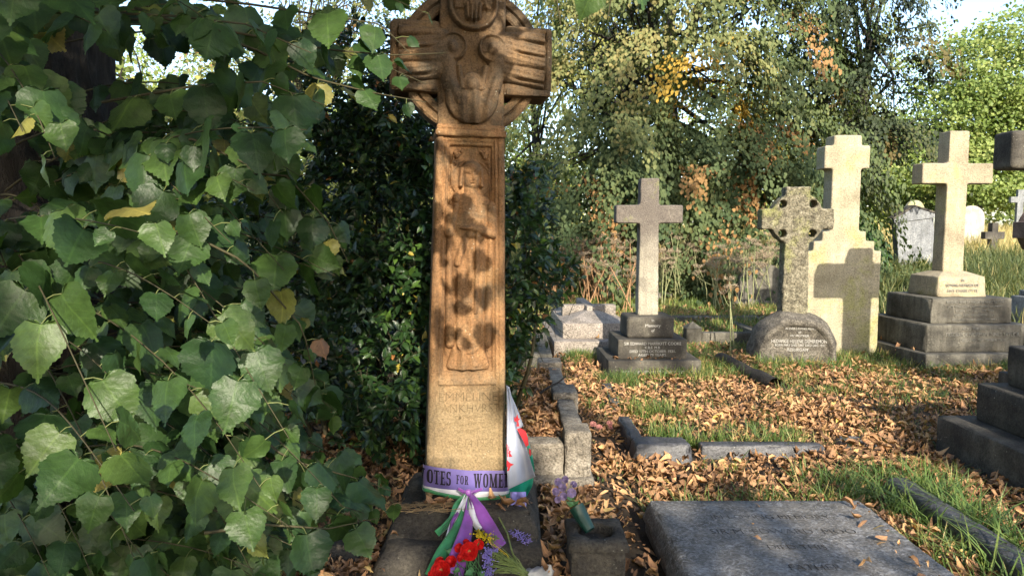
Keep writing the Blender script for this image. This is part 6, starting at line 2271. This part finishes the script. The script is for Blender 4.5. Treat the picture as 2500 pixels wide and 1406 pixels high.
wf = sheet('white_field', M['flag_white'], [(1236, 940), (1237, 1000), (1237, 1060), (1237, 1130), (1240, 1194)], [(1243, 944), (1258, 1000), (1273, 1055), (1291, 1110), (1307, 1163)], 3.45, 3.46, flag)
sheet('white_back_fold', M['flag_white'], [(1241, 946), (1256, 1000), (1268, 1045)], [(1246, 960), (1268, 1010), (1278, 1040)], 3.49, 3.52, flag, 10, 4, 0.006)
sheet('green_field', M['flag_green'], [(1234, 1090), (1234, 1150), (1232, 1208), (1268, 1233)], [(1300, 1110), (1305, 1145), (1300, 1185), (1275, 1231)], 3.53, 3.54, flag, 16, 8, 0.012, 1.0)
sheet('green_back_fold', M['flag_green'], [(1276, 1052), (1286, 1085), (1300, 1150)], [(1288, 1060), (1297, 1105), (1306, 1150)], 3.53, 3.55, flag, 10, 4, 0.006)


def emblem(pts, Y, i):
    V = [Vector(at(x, y, Y)) - FO for x, y in pts]
    return mesh_obj('dragon_marking', V, [tuple(range(len(V)))], M['flag_red'], flag)


def on_white(pts, d=0.004):
    """put flat printed shapes on the white cloth: find the cloth depth there"""
    out = []
    me = wf.data
    co = np.array([v.co for v in me.vertices]) + np.array(FO)
    x, y, dep = proj(co)
    for (u, v) in pts:
        k = np.argsort((x - u) ** 2 + (y - v) ** 2)[:3]
        Y = co[k, 1].mean() - d
        out.append(Vector(at(u, v, Y)) - FO)
    return out


# claws and wing tip of the red dragon
for poly in ([(1237, 1083), (1243, 1090), (1240, 1098), (1249, 1102), (1240, 1106), (1251, 1114), (1238, 1115)],
             [(1237, 1122), (1246, 1130), (1255, 1133), (1246, 1138), (1243, 1148), (1237, 1150), (1240, 1141), (1237, 1138)]):
    pts = on_white(poly)
    c = sum(pts, Vector()) / len(pts)
    mesh_obj('dragon_marking', pts + [c], [(i, (i + 1) % len(pts), len(pts)) for i in range(len(pts))], M['flag_red'], flag)
for poly, Y in (([(1255, 1015), (1259, 1021), (1263, 1010), (1265, 1020), (1270, 1022), (1265, 1027), (1268, 1040), (1261, 1041), (1262, 1030), (1256, 1027)], 3.43),
                ([(1262, 1046), (1272, 1045), (1283, 1052), (1289, 1068), (1291, 1086), (1284, 1090), (1277, 1075), (1268, 1058)], 3.44),
                ([(1291, 1092), (1296, 1098), (1297, 1110), (1294, 1114), (1291, 1104)], 3.455)):
    V = [Vector(at(x_, y_, Y)) - FO for x_, y_ in poly]
    c = sum(V, Vector()) / len(V)
    mesh_obj('dragon_marking', V + [c], [(i, (i + 1) % len(V), len(V)) for i in range(len(V))], M['flag_red'], flag)

lr = empty('lilac_ribbon_end', at3(1262, 1225, 3.42))
tag(lr, 'pale purple ribbon end hanging below the flag', 'ribbon')
FO2 = FO
FO = Vector(at(1262, 1225, 3.42))
sheet('ribbon_cloth', M['lilac_cloth'], [(1246, 1200), (1244, 1230), (1242, 1262), (1250, 1287)], [(1284, 1200), (1285, 1228), (1283, 1254), (1251, 1288)], 3.44, 3.40, lr, 14, 6, 0.01, 0.4)
FO = FO2

# ---- flowers on the plinth
def petals(acc, c, nrm_, r, n_pet, cup, layers=2, seed=0, ruffle=0.15):
    r_ = np.random.default_rng(seed)
    nrm_ = np.asarray(nrm_, float)
    nrm_ /= np.linalg.norm(nrm_)
    u = np.cross(nrm_, [0.3, 0.2, 0.9])
    u /= np.linalg.norm(u)
    w = np.cross(nrm_, u)
    for l in range(layers):
        rr = r * (1 - 0.25 * l)
        for k in range(n_pet):
            a0 = 2 * math.pi * (k + 0.5 * l) / n_pet + r_.uniform(-0.2, 0.2)
            wd = 2 * math.pi / n_pet * 0.75
            V, F = [], []
            nu, nv = 4, 6
            for i in range(nu + 1):
                t = i / nu
                for j in range(nv + 1):
                    f = j / nv * 2 - 1
                    a = a0 + f * wd * (0.35 + 0.65 * t)
                    rad = rr * t * (1 - 0.12 * f * f)
                    z = rr * (cup * (1 + 0.4 * l) * t * t + ruffle * t * math.sin(f * 6 + k * 2 + l) * 0.6) + 0.004 * l
                    V.append(np.asarray(c) + u * rad * math.cos(a) + w * rad * math.sin(a) + nrm_ * z)
            for i in range(nu):
                for j in range(nv):
                    F.append((i * (nv + 1) + j, (i + 1) * (nv + 1) + j, (i + 1) * (nv + 1) + j + 1, i * (nv + 1) + j + 1))
            acc.add(V, F)


pop = empty('poppy_bunch', at3(1120, 1400, 3.05))
tag(pop, 'bunch of red artificial poppies on the plinth by the ribbon tails', 'flowers')
PO = Vector(pop.location)


def sub(A_, O):
    A_.V = [tuple(Vector(v) - O) for v in A_.V]
    return A_


for i, (x_, y_, Y_, r_) in enumerate([(1078, 1392, 3.0, 0.044), (1145, 1346, 3.06, 0.042), (1168, 1330, 3.10, 0.026), (1103, 1372, 3.05, 0.028), (1122, 1338, 3.12, 0.022), (1075, 1372, 3.08, 0.024), (1062, 1404, 3.0, 0.03), (1128, 1360, 3.1, 0.022), (1138, 1324, 3.14, 0.016)]):
    c = on_plinth(x_, y_, 0.035 + 0.3 * r_)
    nn = np.array([random.uniform(-0.3, 0.3), -0.75, random.uniform(0.4, 0.9)])
    a = Acc()
    petals(a, c, nn, r_, 5, 0.45, 3, i, 0.22)
    fl = sub(a, PO).build('poppy', M['poppy'], pop)
    if r_ > 0.03:
        b = Acc()
        nn /= np.linalg.norm(nn)
        for k in range(14):
            an = k * 2.4
            e = c + nn * 0.012 + np.array([math.cos(an), 0.2, math.sin(an)]) * 0.007
            b.tube([c + nn * 0.004, e], [0.0012, 0.0016], 4)
        sub(b, PO).build('stamens', M['poppy_eye'], fl)
a = Acc()
for k in range(16):
    s0 = on_plinth(random.uniform(1080, 1180), random.uniform(1335, 1385), 0.03)
    e0 = on_plinth(random.uniform(1110, 1190), 1425, 0.015)
    a.tube([s0, (s0 + e0) / 2 + np.array([0.005, 0.01, 0]), e0], [0.002, 0.002, 0.0025], 5)
sub(a, PO).build('stems', M['leaf_green'], pop)
for k in range(13):
    c = on_plinth(random.uniform(1085, 1190), random.uniform(1328, 1395), random.uniform(0.015, 0.035))
    tv, tf, tuv = simple_leaf(0.45, 0.3, 0.3)
    rt = frame_from(np.array([[random.uniform(-1, 1), -0.4, random.uniform(-0.4, 0.8)]]), np.array([[0.1, -0.7, 0.7]]))
    mesh_obj('leaf', leaf_verts(tv, np.array([c]) - np.array(PO), rt, np.array([random.uniform(0.025, 0.045)]))[0], tf, M['leaf_green'], pop, True)

bq = empty('mixed_bouquet', at3(1230, 1395, 3.0))
tag(bq, 'cut-flower bouquet with violet statice and goldenrod, its stems wrapped in paper', 'flowers')
PO = Vector(bq.location)
tip = on_plinth(1285, 1402, 0.02)
a = Acc()
for k in range(46):
    e = on_plinth(random.uniform(1180, 1255), random.uniform(1338, 1400), random.uniform(0.01, 0.05))
    s0 = tip + np.array([random.gauss(0, 0.008), random.gauss(0, 0.01), random.gauss(0, 0.008)])
    a.tube([s0, (s0 + e) / 2 + np.array([random.gauss(0, 0.01), -0.01, 0.015]), e], [0.0028, 0.0022, 0.0012], 5)
sub(a, PO).build('stems', M['stem_green'], bq)
a = Acc()
a.tube(smooth_path([on_plinth(1218, 1262, 0.01), on_plinth(1238, 1300, 0.03), on_plinth(1250, 1345, 0.04), on_plinth(1268, 1392, 0.03)], 10), np.linspace(0.003, 0.0045, 10), 6)
sub(a, PO).build('long_stem', M['stem_green'], bq)
for (cx_, cy_, k_, wx, wy, mt, nm, Y_) in [(1170, 1305, 90, 9, 10, 'yellow_fl', 'goldenrod_head', 3.15), (1188, 1313, 60, 12, 9, 'yellow_fl', 'goldenrod_head', 3.15), (1190, 1362, 110, 9, 18, 'violet_fl', 'statice_head', 3.06), (1200, 1345, 60, 12, 6, 'violet_fl', 'statice_head', 3.08), (1192, 1392, 60, 9, 10, 'violet_fl', 'statice_head', 3.0), (1205, 1318, 40, 12, 12, 'stem_green', 'green_spray', 3.12), (1212, 1355, 40, 12, 12, 'stem_green', 'green_spray', 3.08)]:
    a = Acc()
    for _ in range(k_):
        c = on_plinth(random.gauss(cx_, wx * 0.7), random.gauss(cy_, wy * 0.7), abs(random.gauss(0.035, 0.012)))
        w = random.uniform(0.003, 0.0055)
        a.add([c + (w, 0, 0), c + (0, -w, w), c + (-w, 0, 0), c + (0, w, 0), c + (0, 0, w * 1.3), c - (0, 0, w)], [(0, 1, 4), (1, 2, 4), (2, 3, 4), (3, 0, 4), (1, 0, 5), (2, 1, 5), (3, 2, 5), (0, 3, 5)])
    st_ = on_plinth(cx_, cy_, 0.035)
    a.tube([st_, (st_ + tip) / 2 + np.array([0, 0, 0.01]), tip], [0.0012, 0.0018, 0.002], 4)
    sub(a, PO).build(nm, M[mt], bq, False)['kind'] = 'stuff'
V, F = [], []
for i in range(9):
    for j in range(14):
        t, an = i / 8, j / 13 * 2 * math.pi
        c = tip * (1 - t) + on_plinth(1335, 1412, 0.03) * t
        r_ = 0.014 + 0.03 * t + 0.008 * math.sin(j * 2.4 + i)
        V.append(Vector(c + np.array([math.cos(an) * r_ * 0.8, math.sin(an) * r_, math.sin(an + 0.6) * r_])) - PO)
for i in range(8):
    for j in range(13):
        F.append((i * 14 + j, i * 14 + j + 1, (i + 1) * 14 + j + 1, (i + 1) * 14 + j))
mesh_obj('paper_wrap', V, F, M['paper'], bq, True)

dl = empty('dried_lavender', at3(1275, 1310, 3.14))
tag(dl, 'wisp of dried lavender lying on the plinth right of the ribbons', 'flowers')
PO = Vector(dl.location)
a = Acc()
for _ in range(90):
    t = random.random()
    c = on_plinth(1250 + 45 * t + random.gauss(0, 5), 1300 + 22 * t + random.gauss(0, 6), 0.008)
    d2 = np.array([random.gauss(0, 1), random.gauss(0, 1), random.gauss(0, 0.6)]) * 0.006
    a.tube([c, c + d2, c + d2 * 1.8 + np.array([0, 0, 0.002])], [0.0012, 0.002, 0.001], 4)
sub(a, PO).build('florets', M['violet_fl'], dl)

# ---- stone flower block with green vase
vb = empty('stone_flower_block', (0.375, 3.08, 0))
tag(vb, 'square dark stone flower holder with a round hole, beside the slab', 'flower holder')
rblock('holder_body', M['plinth'], vb, (-0.118, 0.118, -0.13, 0.13), None, -0.1, 0.165, 0.01, 0.03, 0.006, 0.01, 201)
V, F = [], []
nr_ = 40
def sq(k, s):
    a = 2 * math.pi * k / nr_
    c, s_ = math.cos(a), math.sin(a)
    m_ = max(abs(c), abs(s_))
    return c / m_ * s, s_ / m_ * s * 1.08
rings = []
for (kind, s, z) in [('sq', 0.128, 0.165), ('sq', 0.130, 0.188), ('sq', 0.122, 0.205), ('ci', 0.088, 0.206), ('ci', 0.080, 0.200), ('ci', 0.076, 0.12), ('ci', 0.0, 0.12)]:
    st_ = len(V)
    for k in range(nr_):
        x_, y_ = sq(k, s) if kind == 'sq' else (s * math.cos(2 * math.pi * k / nr_), s * math.sin(2 * math.pi * k / nr_))
        nz_ = 0.004 * fbm(x_ * 25, y_ * 25, z * 25, 2)
        V.append((x_ + nz_, y_ + nz_, z + nz_))
    rings.append(st_)
for a_, b2 in zip(rings[:-1], rings[1:]):
    for k in range(nr_):
        F.append((a_ + k, a_ + (k + 1) % nr_, b2 + (k + 1) % nr_, b2 + k))
mesh_obj('holder_rim', V, F, M['plinth'], vb, True)
# turn the solid top of the body into a recess by ending it under the rim's floor
vb.children[0].scale = (1, 1, 0.99)

gv = empty('green_grave_vase', at3(1435, 1290, 3.12))
tag(gv, 'dark green plastic spike vase leaning in the stone flower holder', 'vase')
PO = Vector(gv.location)
A0, A1 = at(1440, 1294, 3.10), at(1408, 1238, 3.16)
a = Acc()
a.tube([A0, A0 * 0.5 + A1 * 0.5, A1, A1 * 1.0 + (A1 - A0) * 0.02], [0.026, 0.032, 0.037, 0.039], 16)
a.tube([A1 + (A1 - A0) * 0.02, A1], [0.039, 0.033], 16)
sub(a, PO).build('vase_body', M['vase_green'], gv)

lf = empty('lilac_flowers', at3(1385, 1200, 3.18))
tag(lf, 'faded lilac artificial flowers standing in the green vase', 'flowers')
PO = Vector(lf.location)
for i, (x_, y_, Y_, r_) in enumerate([(1362, 1176, 3.18, 0.019), (1381, 1170, 3.2, 0.018), (1374, 1190, 3.13, 0.020), (1395, 1203, 3.12, 0.022), (1356, 1200, 3.15, 0.019), (1376, 1211, 3.11, 0.019), (1400, 1183, 3.19, 0.017), (1362, 1219, 3.13, 0.016)]):
    a = Acc()
    petals(a, at(x_, y_, Y_), (random.uniform(-0.4, 0.4), -0.7, random.uniform(0.2, 0.8)), r_, 11, 0.3, 3, 50 + i, 0.25)
    sub(a, PO).build('flower_head', M['lilac_fl'], lf)
a = Acc()
for k in range(7):
    s0 = at(random.uniform(1365, 1395), random.uniform(1195, 1215), 3.17)
    a.tube([s0, A1 + (A0 - A1) * 0.3], [0.0016, 0.002], 5)
sub(a, PO).build('stems', M['stem_green'], lf)
for k in range(8):
    tv, tf, tuv = simple_leaf(0.3, 0.3, 0.3)
    c = at(random.uniform(1392, 1412), random.uniform(1215, 1236), 3.15)
    rt = frame_from(np.array([[random.uniform(-1, 0.6), -0.3, random.uniform(0.1, 1)]]), np.array([[0.1, -0.8, 0.5]]))
    mesh_obj('leaf', leaf_verts(tv, np.array([c]) - np.array(PO), rt, np.array([0.035]))[0], tf, M['leaf_green'], lf, True)

pd = empty('faded_pink_flowers', at3(1462, 1040, 5.2))
tag(pd, 'withered pink flower bunch lying in leaves beside the granite kerb', 'flowers')
PO = Vector(pd.location)
for i, (x_, y_, r_) in enumerate([(1448, 1036, 0.026), (1463, 1046, 0.024), (1488, 1034, 0.024), (1490, 1052, 0.018)]):
    c = at(x_, y_, 5.25)
    c[2] = max(c[2], 0.06)
    a = Acc()
    petals(a, c, (random.uniform(-0.4, 0.4), -0.6, 0.7), r_, 8, 0.3, 3, 80 + i, 0.3)
    sub(a, PO).build('flower_head', M['pink_dry'], pd)
a = Acc()
for k in range(40):
    c = np.array([random.uniform(0.52, 0.85), random.uniform(5.1, 5.5), 0.05])
    e = c + np.array([random.gauss(0, 0.06), random.gauss(0, 0.06), random.uniform(0.0, 0.06)])
    a.tube([c, e], [0.002, 0.001], 4)
sub(a, PO).build('dry_stems', M['straw'], pd)

# ---- sticks and straw
a = Acc()
a.tube(smooth_path([at(1318, 960, 5.45), at(1340, 944, 5.5), at(1362, 934, 5.55), at(1382, 918, 5.6)], 10), np.linspace(0.011, 0.006, 10), 7)
a.tube([at(1362, 934, 5.55), at(1372, 936, 5.6)], [0.006, 0.003], 5)
sk_ = a.build('fallen_stick', M['bark'], None)
tag(sk_, 'dark forked stick propped across the granite kerb', 'stick')
a = Acc()
for k in range(60):
    c = at(random.uniform(960, 1110), random.gauss(1252, 6), random.uniform(3.3, 3.42))
    c[2] = 0.195 + random.uniform(0, 0.012)
    d2 = np.array([random.gauss(0, 0.07), random.gauss(0, 0.015), random.gauss(0, 0.006)])
    a.tube([c - d2, c, c + d2], [0.001, 0.0016, 0.0008], 4)
so_ = a.build('straw_wisps', M['straw'], None)
tag(so_, 'dry straw wisps lying along the top edge of the plinth', 'straw', None, 'stuff')
